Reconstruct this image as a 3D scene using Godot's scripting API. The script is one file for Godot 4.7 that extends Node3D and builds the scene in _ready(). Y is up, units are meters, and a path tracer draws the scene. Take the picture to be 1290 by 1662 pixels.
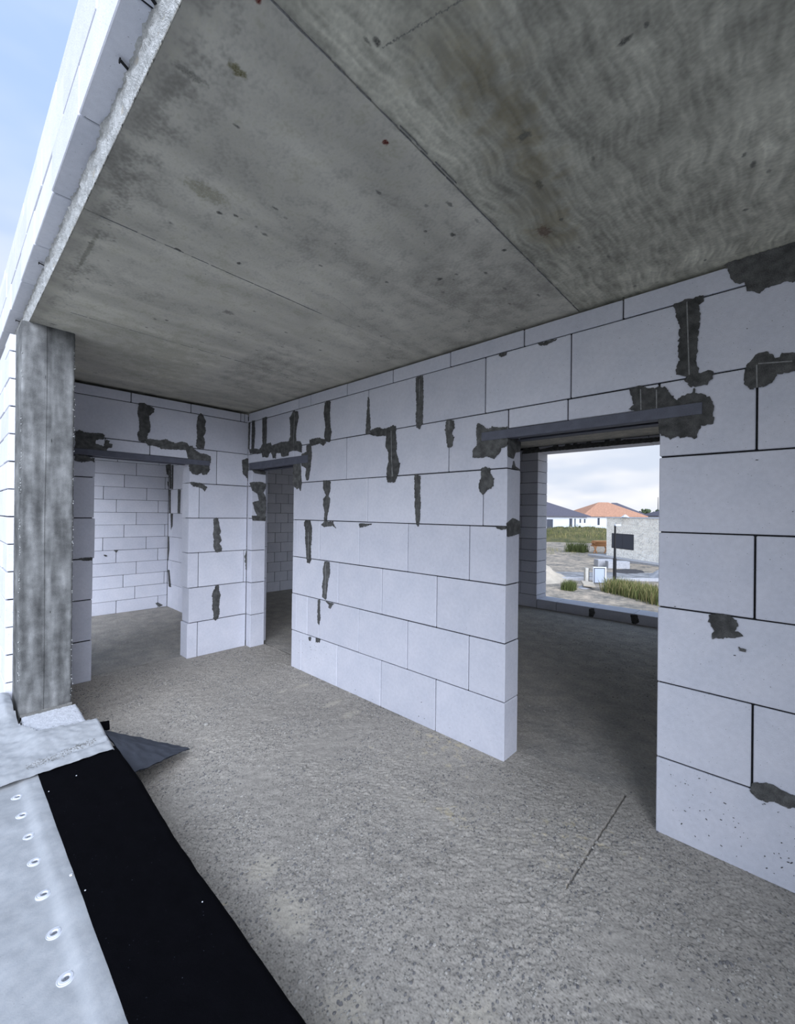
extends Node3D

# An unfinished flat of aerated-concrete blocks, seen from the roof terrace. Metres; y = 0 is the screed of the room.
# x runs from the terrace into the building, -z along the opening towards the concrete column.

const XA := 2.636      # front face of the long block wall
const TA := 0.188
const ZB := -5.062     # front face of the cross wall
const TB := 0.198
const HC := 2.932      # underside of the roof slab
const ZR := -8.1       # rear outer wall
const XC := 7.43       # inner face of the far outer wall
const SILL := 0.262

var rng := RandomNumberGenerator.new()
var cache := {}
var M := {}
var taken := {}

# ---------------------------------------------------------------- names and tags
func numbered(parent: Node, called: String) -> String:
	var key := str(parent.get_instance_id()) + called
	var n: int = taken.get(key, 0)
	taken[key] = n + 1
	return called if n == 0 else "%s_%03d" % [called, n]

func node(called: String, parent: Node = self, at := Vector3.ZERO, turn := 0.0) -> Node3D:
	var o := Node3D.new()
	o.name = numbered(parent, called)
	parent.add_child(o, true)
	o.position = at
	o.rotation.y = turn
	return o

func put(called: String, mesh: Mesh, m: Material, parent: Node = self, at := Vector3.ZERO) -> MeshInstance3D:
	var o := MeshInstance3D.new()
	o.name = numbered(parent, called)
	o.mesh = mesh
	o.material_override = m
	parent.add_child(o, true)
	o.position = at
	return o

func tag(o: Node, label: String, category: String, group := "", kind := "") -> void:
	o.set_meta("label", label)
	o.set_meta("category", category)
	if group: o.set_meta("group", group)
	if kind: o.set_meta("kind", kind)

func structure(o: Node, label := "") -> Node:
	o.set_meta("kind", "structure")
	if label: o.set_meta("label", label)
	return o

# ---------------------------------------------------------------- meshes
func face(st: SurfaceTool, pts: Array, n: Vector3) -> void:
	for i in range(1, pts.size() - 1):
		var a: Vector3 = pts[0]
		var b: Vector3 = pts[i]
		var c: Vector3 = pts[i + 1]
		if (b - a).cross(c - a).dot(n) > 0.0:
			var t := b
			b = c
			c = t
		for p in [a, b, c]:
			st.set_normal(n)
			st.set_uv(Vector2.ZERO)
			st.add_vertex(p)

func bevel_box(st: SurfaceTool, size: Vector3, bev: float, at := Vector3.ZERO, turn := Basis.IDENTITY) -> void:
	var h := size * 0.5
	var b: float = minf(bev, minf(h.x, minf(h.y, h.z)) * 0.45)
	var i := h - Vector3.ONE * b
	var tr := Transform3D(turn, at)
	for ax in 3:
		var u := (ax + 1) % 3
		var v := (ax + 2) % 3
		for s in [-1.0, 1.0]:
			var n := Vector3.ZERO
			n[ax] = s
			var q: Array = []
			for c in [[-1.0, -1.0], [1.0, -1.0], [1.0, 1.0], [-1.0, 1.0]]:
				var p := Vector3.ZERO
				p[ax] = h[ax] * s
				p[u] = i[u] * c[0]
				p[v] = i[v] * c[1]
				q.append(tr * p)
			face(st, q, turn * n)
		for s in [-1.0, 1.0]:
			for t in [-1.0, 1.0]:
				var q: Array = []
				for e in [-1.0, 1.0]:
					var p := Vector3.ZERO
					p[ax] = i[ax] * e
					p[u] = h[u] * s
					p[v] = i[v] * t
					var r := Vector3.ZERO
					r[ax] = i[ax] * e
					r[u] = i[u] * s
					r[v] = h[v] * t
					if e < 0:
						q.append(tr * p)
						q.append(tr * r)
					else:
						q.append(tr * r)
						q.append(tr * p)
				var n := Vector3.ZERO
				n[u] = s
				n[v] = t
				face(st, q, turn * n.normalized())
	for s in [-1.0, 1.0]:
		for t in [-1.0, 1.0]:
			for r in [-1.0, 1.0]:
				face(st, [tr * Vector3(h.x * s, i.y * t, i.z * r), tr * Vector3(i.x * s, h.y * t, i.z * r), tr * Vector3(i.x * s, i.y * t, h.z * r)], turn * Vector3(s, t, r).normalized())

func tool() -> SurfaceTool:
	var st := SurfaceTool.new()
	st.begin(Mesh.PRIMITIVE_TRIANGLES)
	return st

func box_mesh(size: Vector3, bev := 0.004) -> ArrayMesh:
	var key := "%d_%d_%d_%d" % [roundi(size.x * 1000), roundi(size.y * 1000), roundi(size.z * 1000), roundi(bev * 10000)]
	if not cache.has(key):
		var st := tool()
		bevel_box(st, size, bev)
		cache[key] = st.commit()
	return cache[key]

func span(called: String, lo: Vector3, hi: Vector3, m: Material, parent: Node = self, bev := 0.004) -> MeshInstance3D:
	return put(called, box_mesh(hi - lo, bev), m, parent, (lo + hi) * 0.5)

# a surface over lists of u and v; pos gives the point, uvf its uv, keep says which cells exist; thick > 0 closes it downwards
func sheet(us: PackedFloat32Array, vs: PackedFloat32Array, pos: Callable, toward: Vector3, uvf = null, keep = null, thick := 0.0) -> ArrayMesh:
	var nu := us.size()
	var nv := vs.size()
	var P := PackedVector3Array()
	var N := PackedVector3Array()
	var UV := PackedVector2Array()
	P.resize(nu * nv)
	N.resize(nu * nv)
	UV.resize(nu * nv)
	for j in nv:
		for i in nu:
			P[j * nu + i] = pos.call(us[i], vs[j])
			UV[j * nu + i] = uvf.call(us[i], vs[j]) if uvf != null else Vector2(us[i], vs[j])
	for j in nv:
		for i in nu:
			var du := P[j * nu + mini(i + 1, nu - 1)] - P[j * nu + maxi(i - 1, 0)]
			var dv := P[mini(j + 1, nv - 1) * nu + i] - P[maxi(j - 1, 0) * nu + i]
			var n := du.cross(dv).normalized()
			N[j * nu + i] = n
	# one sign for the whole surface, taken at its middle
	var sgn := 1.0 if N[(nv / 2) * nu + nu / 2].dot(toward) >= 0.0 else -1.0
	for k in N.size():
		N[k] = N[k] * sgn
	var I := PackedInt32Array()
	var base := P.size()
	if thick > 0.0:
		var P2 := P.duplicate()
		for k in base:
			P2[k] = P[k] - N[k] * thick
		P.append_array(P2)
		var N2 := N.duplicate()
		for k in base:
			N2[k] = -N[k]
		N.append_array(N2)
		UV.append_array(UV.duplicate())
	for j in nv - 1:
		for i in nu - 1:
			if keep != null and not keep.call((us[i] + us[i + 1]) * 0.5, (vs[j] + vs[j + 1]) * 0.5):
				continue
			var a := j * nu + i
			var b := a + 1
			var c := a + nu + 1
			var d := a + nu
			if sgn > 0:
				I.append_array([a, c, b, a, d, c])
			else:
				I.append_array([a, b, c, a, c, d])
			if thick > 0.0:
				var f := base
				if sgn > 0:
					I.append_array([a + f, b + f, c + f, a + f, c + f, d + f])
				else:
					I.append_array([a + f, c + f, b + f, a + f, d + f, c + f])
				var edges := [[i, j - 1, a, b], [i + 1, j, b, c], [i, j + 1, c, d], [i - 1, j, d, a]]
				for e in edges:
					var ii: int = e[0]
					var jj: int = e[1]
					var open: bool = ii < 0 or jj < 0 or ii >= nu - 1 or jj >= nv - 1
					if not open and keep != null:
						open = not keep.call((us[ii] + us[ii + 1]) * 0.5, (vs[jj] + vs[jj + 1]) * 0.5)
					if open:
						var p: int = e[2]
						var q: int = e[3]
						I.append_array([p, q, q + f, p, q + f, p + f])
	var arr := []
	arr.resize(Mesh.ARRAY_MAX)
	arr[Mesh.ARRAY_VERTEX] = P
	arr[Mesh.ARRAY_NORMAL] = N
	arr[Mesh.ARRAY_TEX_UV] = UV
	arr[Mesh.ARRAY_INDEX] = I
	var mesh := ArrayMesh.new()
	mesh.add_surface_from_arrays(Mesh.PRIMITIVE_TRIANGLES, arr)
	return mesh

func steps(a: float, b: float, d: float) -> PackedFloat32Array:
	var n := maxi(1, roundi(absf(b - a) / d))
	var out := PackedFloat32Array()
	for k in n + 1:
		out.append(lerpf(a, b, float(k) / n))
	return out

func lathe(st: SurfaceTool, prof: Array, seg: int, at := Vector3.ZERO) -> void:
	for k in prof.size() - 1:
		var p: Vector2 = prof[k]
		var q: Vector2 = prof[k + 1]
		var dir := (q - p).normalized()
		for s in seg:
			var a := TAU * s / seg
			var b := TAU * (s + 1) / seg
			var m := (a + b) * 0.5
			var n := Vector3(cos(m) * dir.y, -dir.x, sin(m) * dir.y)
			face(st, [at + Vector3(cos(a) * p.x, p.y, sin(a) * p.x), at + Vector3(cos(b) * p.x, p.y, sin(b) * p.x), at + Vector3(cos(b) * q.x, q.y, sin(b) * q.x), at + Vector3(cos(a) * q.x, q.y, sin(a) * q.x)], n)

# a low lump with a ragged outline on a plane: the squeezed-out and smeared mortar
func lump(poly: PackedVector2Array, o: Vector3, u: Vector3, v: Vector3, n: Vector3, high: float, rag: float, nz: FastNoiseLite) -> ArrayMesh:
	var ring := PackedVector2Array()
	if not Geometry2D.is_polygon_clockwise(poly):
		poly.reverse()
	for k in poly.size():
		var a := poly[k]
		var b := poly[(k + 1) % poly.size()]
		var c := maxi(1, roundi(a.distance_to(b) / 0.008))
		for s in c:
			var p := a.lerp(b, float(s) / c)
			p += Vector2(nz.get_noise_2d(p.x * 1000.0, p.y * 1000.0), nz.get_noise_2d(p.x * 1000.0 + 500.0, p.y * 1000.0)) * rag
			ring.append(p)
	var top := PackedVector2Array()
	var cnt := ring.size()
	for k in cnt:
		var t := (ring[(k + 1) % cnt] - ring[(k + cnt - 1) % cnt]).normalized()
		var inward := Vector2(t.y, -t.x)
		top.append(ring[k] - inward * minf(0.003, high * 0.7))
	var tri := Geometry2D.triangulate_polygon(top)
	if tri.is_empty():
		top = ring
		tri = Geometry2D.triangulate_polygon(ring)
	var st := tool()
	var P: Array = []
	for k in cnt:
		var hh := high * (1.0 + 0.35 * nz.get_noise_2d(top[k].x * 300.0, top[k].y * 300.0))
		P.append(o + u * top[k].x + v * top[k].y + n * hh)
	for k in range(0, tri.size(), 3):
		face(st, [P[tri[k]], P[tri[k + 1]], P[tri[k + 2]]], n)
	for k in cnt:
		var l := (k + 1) % cnt
		var a: Vector3 = o + u * ring[k].x + v * ring[k].y - n * 0.004
		var b: Vector3 = o + u * ring[l].x + v * ring[l].y - n * 0.004
		var e := (ring[l] - ring[k]).normalized()
		var out := (u * (-e.y) + v * e.x)
		var mid := Vector2((ring[k] + ring[l]) * 0.5 - (top[k] + top[l]) * 0.5)
		if (u * mid.x + v * mid.y).dot(out) < 0.0: out = -out
		face(st, [a, b, P[l], P[k]], (out + n).normalized())
	return st.commit()

func noise(freq: float, seed_: int, oct := 3, kind := FastNoiseLite.TYPE_SIMPLEX_SMOOTH) -> FastNoiseLite:
	var n := FastNoiseLite.new()
	n.noise_type = kind
	n.seed = seed_
	n.frequency = freq
	n.fractal_octaves = oct
	return n

# ---------------------------------------------------------------- materials
func bytes(w: int, h: int, n: FastNoiseLite, sw := 0, sh := 0) -> PackedByteArray:
	# seamless noise as bytes; sw, sh: size it is drawn at before it is stretched
	var im := n.get_seamless_image(sw if sw else w, sh if sh else h)
	im.convert(Image.FORMAT_L8)
	if sw or sh: im.resize(w, h, Image.INTERPOLATE_CUBIC)
	return im.get_data()

func grain(w: int, h: int, base: Color, parts: Array, seed_: int, specks := 0, speck := Color.BLACK) -> ImageTexture:
	# base colour times (1 + sum of weight * noise); parts: [frequency, weight, octaves, tint]
	var f := PackedFloat32Array()
	f.resize(w * h)
	var t := PackedFloat32Array()
	t.resize(w * h)
	for p in parts:
		var b := bytes(w, h, noise(p[0], seed_ + int(p[0] * 10000), p[2]))
		var wt: float = p[1]
		var tint: float = p[3] if p.size() > 3 else 0.0
		for k in w * h:
			var v := (b[k] - 127.5) / 127.5
			f[k] += v * wt
			t[k] += v * tint
	var out := PackedByteArray()
	out.resize(w * h * 3)
	for k in w * h:
		var s := 1.0 + f[k]
		out[k * 3] = clampi(int(base.r8 * (s + t[k])), 0, 255)
		out[k * 3 + 1] = clampi(int(base.g8 * s), 0, 255)
		out[k * 3 + 2] = clampi(int(base.b8 * (s - t[k])), 0, 255)
	var im := Image.create_from_data(w, h, false, Image.FORMAT_RGB8, out)
	var r := RandomNumberGenerator.new()
	r.seed = seed_
	for k in specks:
		var x := r.randi_range(2, w - 4)
		var y := r.randi_range(2, h - 4)
		var c := im.get_pixel(x, y).lerp(speck, r.randf_range(0.3, 0.9))
		im.fill_rect(Rect2i(x, y, r.randi_range(1, 3), r.randi_range(1, 3)), c)
	return ImageTexture.create_from_image(im)

func height_tex(w: int, parts: Array, seed_: int) -> ImageTexture:
	var f := PackedFloat32Array()
	f.resize(w * w)
	for p in parts:
		var b := bytes(w, w, noise(p[0], seed_ + int(p[0] * 10000), p[2]))
		for k in w * w:
			f[k] += (b[k] - 127.5) / 127.5 * p[1]
	var out := PackedByteArray()
	out.resize(w * w)
	for k in w * w:
		out[k] = clampi(int(127.5 + 127.5 * f[k]), 0, 255)
	return ImageTexture.create_from_image(Image.create_from_data(w, w, false, Image.FORMAT_L8, out))

func surface(tex: Texture2D, scale := 1.0, tint := Color.WHITE, rough := 0.95, relief: Texture2D = null, depth := 0.0, world := true) -> StandardMaterial3D:
	var m := StandardMaterial3D.new()
	m.albedo_color = tint
	m.albedo_texture = tex
	m.roughness = rough
	m.metallic_specular = 0.3
	m.uv1_triplanar = true
	m.uv1_world_triplanar = world
	m.uv1_scale = Vector3.ONE * scale
	if relief:
		m.heightmap_enabled = true
		m.heightmap_texture = relief
		m.heightmap_scale = depth
	return m

func plain(c: Color, rough := 0.8, metal := 0.0) -> StandardMaterial3D:
	var m := StandardMaterial3D.new()
	m.albedo_color = c
	m.roughness = rough
	m.metallic = metal
	m.metallic_specular = 0.4
	return m

func blot(im: Image, px: float, py: float, rx: float, ry: float, c: Color, a: float, nz: FastNoiseLite) -> void:
	var w := im.get_width()
	var h := im.get_height()
	for y in range(maxi(0, int(py - ry * 1.4)), mini(h, int(py + ry * 1.4) + 1)):
		for x in range(maxi(0, int(px - rx * 1.4)), mini(w, int(px + rx * 1.4) + 1)):
			var d := Vector2((x - px) / rx, (y - py) / ry).length()
			d += 0.5 * nz.get_noise_2d(x * 2.2, y * 2.2)
			var k := clampf((1.0 - d) * 2.0, 0.0, 1.0) * a * (0.75 + 0.6 * nz.get_noise_2d(x * 9.0, y * 9.0 + 400.0))
			if k > 0.0:
				im.set_pixel(x, y, im.get_pixel(x, y).lerp(c, k))

const CX0 := 0.39
const CXW := 2.3
const CZ0 := 0.5
const CZW := 5.6

func ceiling_textures() -> Array:
	var w := 1024
	var h := 2048
	var n1 := bytes(w, h, noise(0.004, 11, 4), 256, 512)
	var n2 := bytes(w, h, noise(0.02, 12, 4))
	var n3 := bytes(w, h, noise(0.12, 13, 2))
	var st := bytes(w, h, noise(0.08, 14, 2), 120, h)
	var st2 := bytes(w, h, noise(0.012, 15, 4), 200, h)
	var wob := noise(0.006, 16, 2)
	var col := PackedByteArray()
	col.resize(w * h * 3)
	var hgt := PackedByteArray()
	hgt.resize(w * h)
	for y in h:
		var z := CZ0 - CZW * (y + 0.5) / h
		for x in w:
			var k := y * w + x
			var xx := CX0 + CXW * (x + 0.5) / w
			var a := (n1[k] - 127.5) / 127.5
			var b := (n2[k] - 127.5) / 127.5
			var c := (n3[k] - 127.5) / 127.5
			var streaky := z > -0.965
			var s2 := (st2[k] - 127.5) / 127.5
			var v := 1.0 + 0.15 * a + 0.10 * b + 0.07 * c + 0.10 * s2
			var r := 194.0
			var g := 190.0
			var bl := 177.0
			var hh := 0.5 + 0.16 * b + 0.06 * c
			if streaky:
				# the streaks bend a little along their length
				var yy := (y + int(14.0 * wob.get_noise_2d(x * 1.0, y * 0.5)) + h) % h
				var s := (st[yy * w + x] - 127.5) / 127.5
				v += 0.12 * s
				hh = 0.5 + 0.42 * s + 0.05 * c
				r = 184.0
				g = 181.0
				bl = 165.0
			# grime with a grain of its own: cement skin and form oil in blotches
			var grime := smoothstep(-0.15, 0.75, a * 0.55 + b * 0.5 + 0.35 * c)
			if not streaky:
				v *= 1.0 - 0.20 * grime
				bl *= 1.0 - 0.03 * grime
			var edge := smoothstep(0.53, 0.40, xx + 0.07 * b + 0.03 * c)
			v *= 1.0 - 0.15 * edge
			# the long brown water stain beside the panel joint
			var along := smoothstep(0.72, 1.0, xx) * smoothstep(2.12, 1.8, xx)
			var off := absf(z + 0.735 + 0.05 * sin(xx * 4.0) + 0.035 * (xx - 1.3)) / 0.115
			var stain := along * clampf(1.2 - off + 1.0 * b + 0.3 * a, 0.0, 1.0)
			var sg := stain * (0.75 + 0.5 * s2 + 0.3 * c)
			r *= 1.0 - 0.24 * sg
			g *= 1.0 - 0.26 * sg
			bl *= 1.0 - 0.31 * sg
			col[k * 3] = clampi(int(r * v), 0, 255)
			col[k * 3 + 1] = clampi(int(g * v), 0, 255)
			col[k * 3 + 2] = clampi(int(bl * v), 0, 255)
			hgt[k] = clampi(int(255.0 * hh), 0, 255)
	var im := Image.create_from_data(w, h, false, Image.FORMAT_RGB8, col)
	var nz := noise(0.05, 21, 3)
	var dark := Color8(52, 52, 50)
	var rust := Color8(74, 20, 14)
	var olive := Color8(96, 92, 62)
	var spots := [[0.514, -0.99, 0.012, 0.010, rust, 1.0], [1.01, -1.035, 0.014, 0.012, rust, 1.0], [0.778, -0.842, 0.012, 0.012, dark, 0.8], [0.76, -0.86, 0.02, 0.006, dark, 0.5], [0.785, -1.795, 0.012, 0.012, dark, 0.9], [0.838, -1.759, 0.012, 0.01, dark, 0.8], [0.763, -2.193, 0.02, 0.012, dark, 0.9], [1.012, -2.076, 0.014, 0.012, dark, 0.9], [0.997, -3.047, 0.014, 0.012, dark, 0.7],
		[1.22, -2.628, 0.04, 0.03, Color8(108, 104, 100), 0.8], [1.802, -1.398, 0.016, 0.016, dark, 0.9], [1.551, -1.137, 0.016, 0.012, dark, 0.9], [1.807, -1.02, 0.012, 0.012, dark, 0.9], [1.452, -1.216, 0.01, 0.01, dark, 0.7], [1.305, -0.673, 0.02, 0.03, Color8(92, 92, 88), 0.8], [1.536, -0.727, 0.03, 0.016, Color8(84, 80, 70), 0.7], [1.219, -0.349, 0.012, 0.02, dark, 0.8], [1.806, -0.823, 0.05, 0.03, Color8(84, 62, 52), 0.7], [0.56, -1.19, 0.03, 0.018, olive, 0.9], [0.47, -1.30, 0.06, 0.016, Color8(90, 90, 84), 0.6], [0.70, -1.72, 0.10, 0.05, olive, 0.35], [0.47, -2.55, 0.012, 0.3, Color8(96, 96, 84), 0.55]]
	for s in spots:
		blot(im, (s[0] - CX0) / CXW * w, (CZ0 - s[1]) / CZW * h, s[2] / CXW * w, s[3] / CZW * h, s[4], s[5], nz)
	var r := RandomNumberGenerator.new()
	r.seed = 5
	for k in 170:
		var q := r.randf_range(0.004, 0.011)
		blot(im, r.randf() * w, r.randf() * h, q * r.randf_range(0.8, 2.4) / CXW * w, q / CZW * h, Color8(84, 84, 80), r.randf_range(0.3, 0.85), nz)
	# pale hairline scratches in the cement skin
	for l in [[1.35, -3.66, 1.62, -3.44], [1.62, -3.44, 1.74, -3.40], [1.55, -1.98, 2.3, -2.17], [1.9, -1.55, 2.5, -1.43], [0.86, -0.60, 0.80, -0.84]]:
		for k in 260:
			var t := k / 260.0
			var qx := int((lerpf(l[0], l[2], t) + 0.006 * nz.get_noise_1d(k * 2.0) - CX0) / CXW * w)
			var qy := int((CZ0 - lerpf(l[1], l[3], t) + 0.008 * nz.get_noise_1d(k * 2.0 + 90.0)) / CZW * h)
			if qx > 0 and qy > 0 and qx < w - 2 and qy < h - 2:
				var tone := Color8(208, 205, 196) if l[0] < 1.63 and l[1] < -3.0 else Color8(112, 112, 106)
				im.set_pixel(qx, qy, im.get_pixel(qx, qy).lerp(tone, 0.6))
	return [ImageTexture.create_from_image(im), ImageTexture.create_from_image(Image.create_from_data(w, h, false, Image.FORMAT_L8, hgt))]

const FX0 := 0.6
const FXW := 2.3
const FZ0 := 0.75
const FZW := 5.9

func floor_texture() -> ImageTexture:
	var w := 1024
	var h := 2048
	var n1 := bytes(w, h, noise(0.006, 31, 4), 256, 512)
	var n2 := bytes(w, h, noise(0.03, 32, 4))
	var n3 := bytes(w, h, noise(0.22, 33, 2))
	var n4 := bytes(w, h, noise(0.09, 34, 3))
	var col := PackedByteArray()
	col.resize(w * h * 3)
	for y in h:
		var z := FZ0 - FZW * (y + 0.5) / h
		for x in w:
			var k := y * w + x
			var xx := FX0 + FXW * (x + 0.5) / w
			var a := (n1[k] - 127.5) / 127.5
			var b := (n2[k] - 127.5) / 127.5
			var c := (n3[k] - 127.5) / 127.5
			var d := (n4[k] - 127.5) / 127.5
			var v := 1.0 + 0.06 * a + 0.06 * b + 0.15 * c + 0.08 * d
			if c + 0.6 * d < -0.62: v *= 0.78
			var r := 164.0
			var g := 158.0
			var bl := 148.0
			# pale tan cement skin left in patches near the sill
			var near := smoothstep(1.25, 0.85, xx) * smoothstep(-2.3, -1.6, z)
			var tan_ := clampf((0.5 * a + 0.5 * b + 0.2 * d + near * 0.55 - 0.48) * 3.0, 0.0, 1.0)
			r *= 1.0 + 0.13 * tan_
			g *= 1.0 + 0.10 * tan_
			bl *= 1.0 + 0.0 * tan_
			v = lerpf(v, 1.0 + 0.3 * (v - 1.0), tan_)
			col[k * 3] = clampi(int(r * v), 0, 255)
			col[k * 3 + 1] = clampi(int(g * v), 0, 255)
			col[k * 3 + 2] = clampi(int(bl * v), 0, 255)
	var im := Image.create_from_data(w, h, false, Image.FORMAT_RGB8, col)
	var nz := noise(0.05, 41, 4)
	for s in [[2.38, -2.99, 0.13, 0.05], [2.36, -2.72, 0.12, 0.06], [2.42, -3.5, 0.10, 0.04], [2.2, -3.52, 0.09, 0.015], [1.02, -1.55, 0.10, 0.16], [1.06, -1.83, 0.10, 0.09], [0.96, -1.12, 0.09, 0.10], [1.15, -0.75, 0.2, 0.12]]:
		blot(im, (s[0] - FX0) / FXW * w, (FZ0 - s[1]) / FZW * h, s[2] / FXW * w, s[3] / FZW * h, Color8(188, 180, 164), 0.9, nz)
	return ImageTexture.create_from_image(im)

func column_texture() -> ImageTexture:
	var w := 512
	var h := 1024
	var s1 := bytes(w, h, noise(0.035, 51, 1), 100, 64)
	var s2 := bytes(w, h, noise(0.032, 52, 5), 100, 190)
	var n3 := bytes(w, h, noise(0.35, 53, 2), 200, h)
	var n4 := bytes(w, h, noise(0.035, 55, 4), 100, h)
	var out := PackedByteArray()
	out.resize(w * h * 3)
	for y in h:
		for x in w:
			var k := y * w + x
			var v := 106.0 + 13.0 * (n4[k] - 127.5) / 127.5 + 15.0 * (s1[k] - 127.5) / 127.5 + 26.0 * (s2[k] - 127.5) / 127.5 + 14.0 * (n3[k] - 127.5) / 127.5
			var seam := absf(x - 0.45 * w - 4.0 * sin(y * 0.01))
			if seam < 2.0: v *= 0.62
			elif seam < 18.0 and x < 0.45 * w: v *= 1.08
			out[k * 3] = clampi(int(v), 0, 255)
			out[k * 3 + 1] = clampi(int(v * 1.005), 0, 255)
			out[k * 3 + 2] = clampi(int(v * 0.99), 0, 255)
	var im := Image.create_from_data(w, h, false, Image.FORMAT_RGB8, out)
	var nz := noise(0.06, 54, 3)
	for s in [[0.55, 0.27, 5, 6], [0.56, 0.67, 5, 4], [0.60, 0.93, 6, 5], [0.43, 0.125, 4, 6]]:
		blot(im, s[0] * w, s[1] * h, s[2], s[3], Color8(30, 30, 30), 1.0, nz)
	return ImageTexture.create_from_image(im)

func sky_image() -> Image:
	# air and thin cloud only: pale near the horizon, bluer above, soft horizontal banks of cloud
	var w := 1024
	var h := 512
	var n := noise(1.0, 61, 5)
	var n2 := noise(1.0, 62, 4)
	var im := Image.create(w, h, false, Image.FORMAT_RGBF)
	for y in h:
		var el := PI * (0.5 - (y + 0.5) / h)
		var ce := cos(el)
		var se := sin(el)
		for x in w:
			var az := TAU * (x + 0.5) / w
			var d := Vector3(ce * sin(az), se, ce * cos(az))
			var q := Vector3(d.x, d.y * 4.5, d.z) * 2.1
			var c := n.get_noise_3d(q.x, q.y, q.z) + 0.5 * n2.get_noise_3d(q.x * 3.0, q.y * 3.0, q.z * 3.0)
			var t := clampf(se, 0.0, 1.0)
			var air := Color(0.80, 0.84, 0.93).lerp(Color(0.40, 0.59, 0.93), smoothstep(0.0, 0.6, t))
			var cloud := clampf(0.5 + 1.5 * c, 0.0, 1.0)
			var white := Color(0.93, 0.93, 0.96)
			var grey := Color(0.64, 0.71, 0.84)
			var cover := lerpf(0.95, 0.22, smoothstep(0.05, 0.55, t))
			var col := air.lerp(grey.lerp(white, cloud), cover)
			if se < 0.0: col = Color(0.80, 0.84, 0.93).lerp(Color(0.30, 0.30, 0.30), smoothstep(0.0, 0.06, -se))
			im.set_pixel(x, y, col)
	return im

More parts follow.
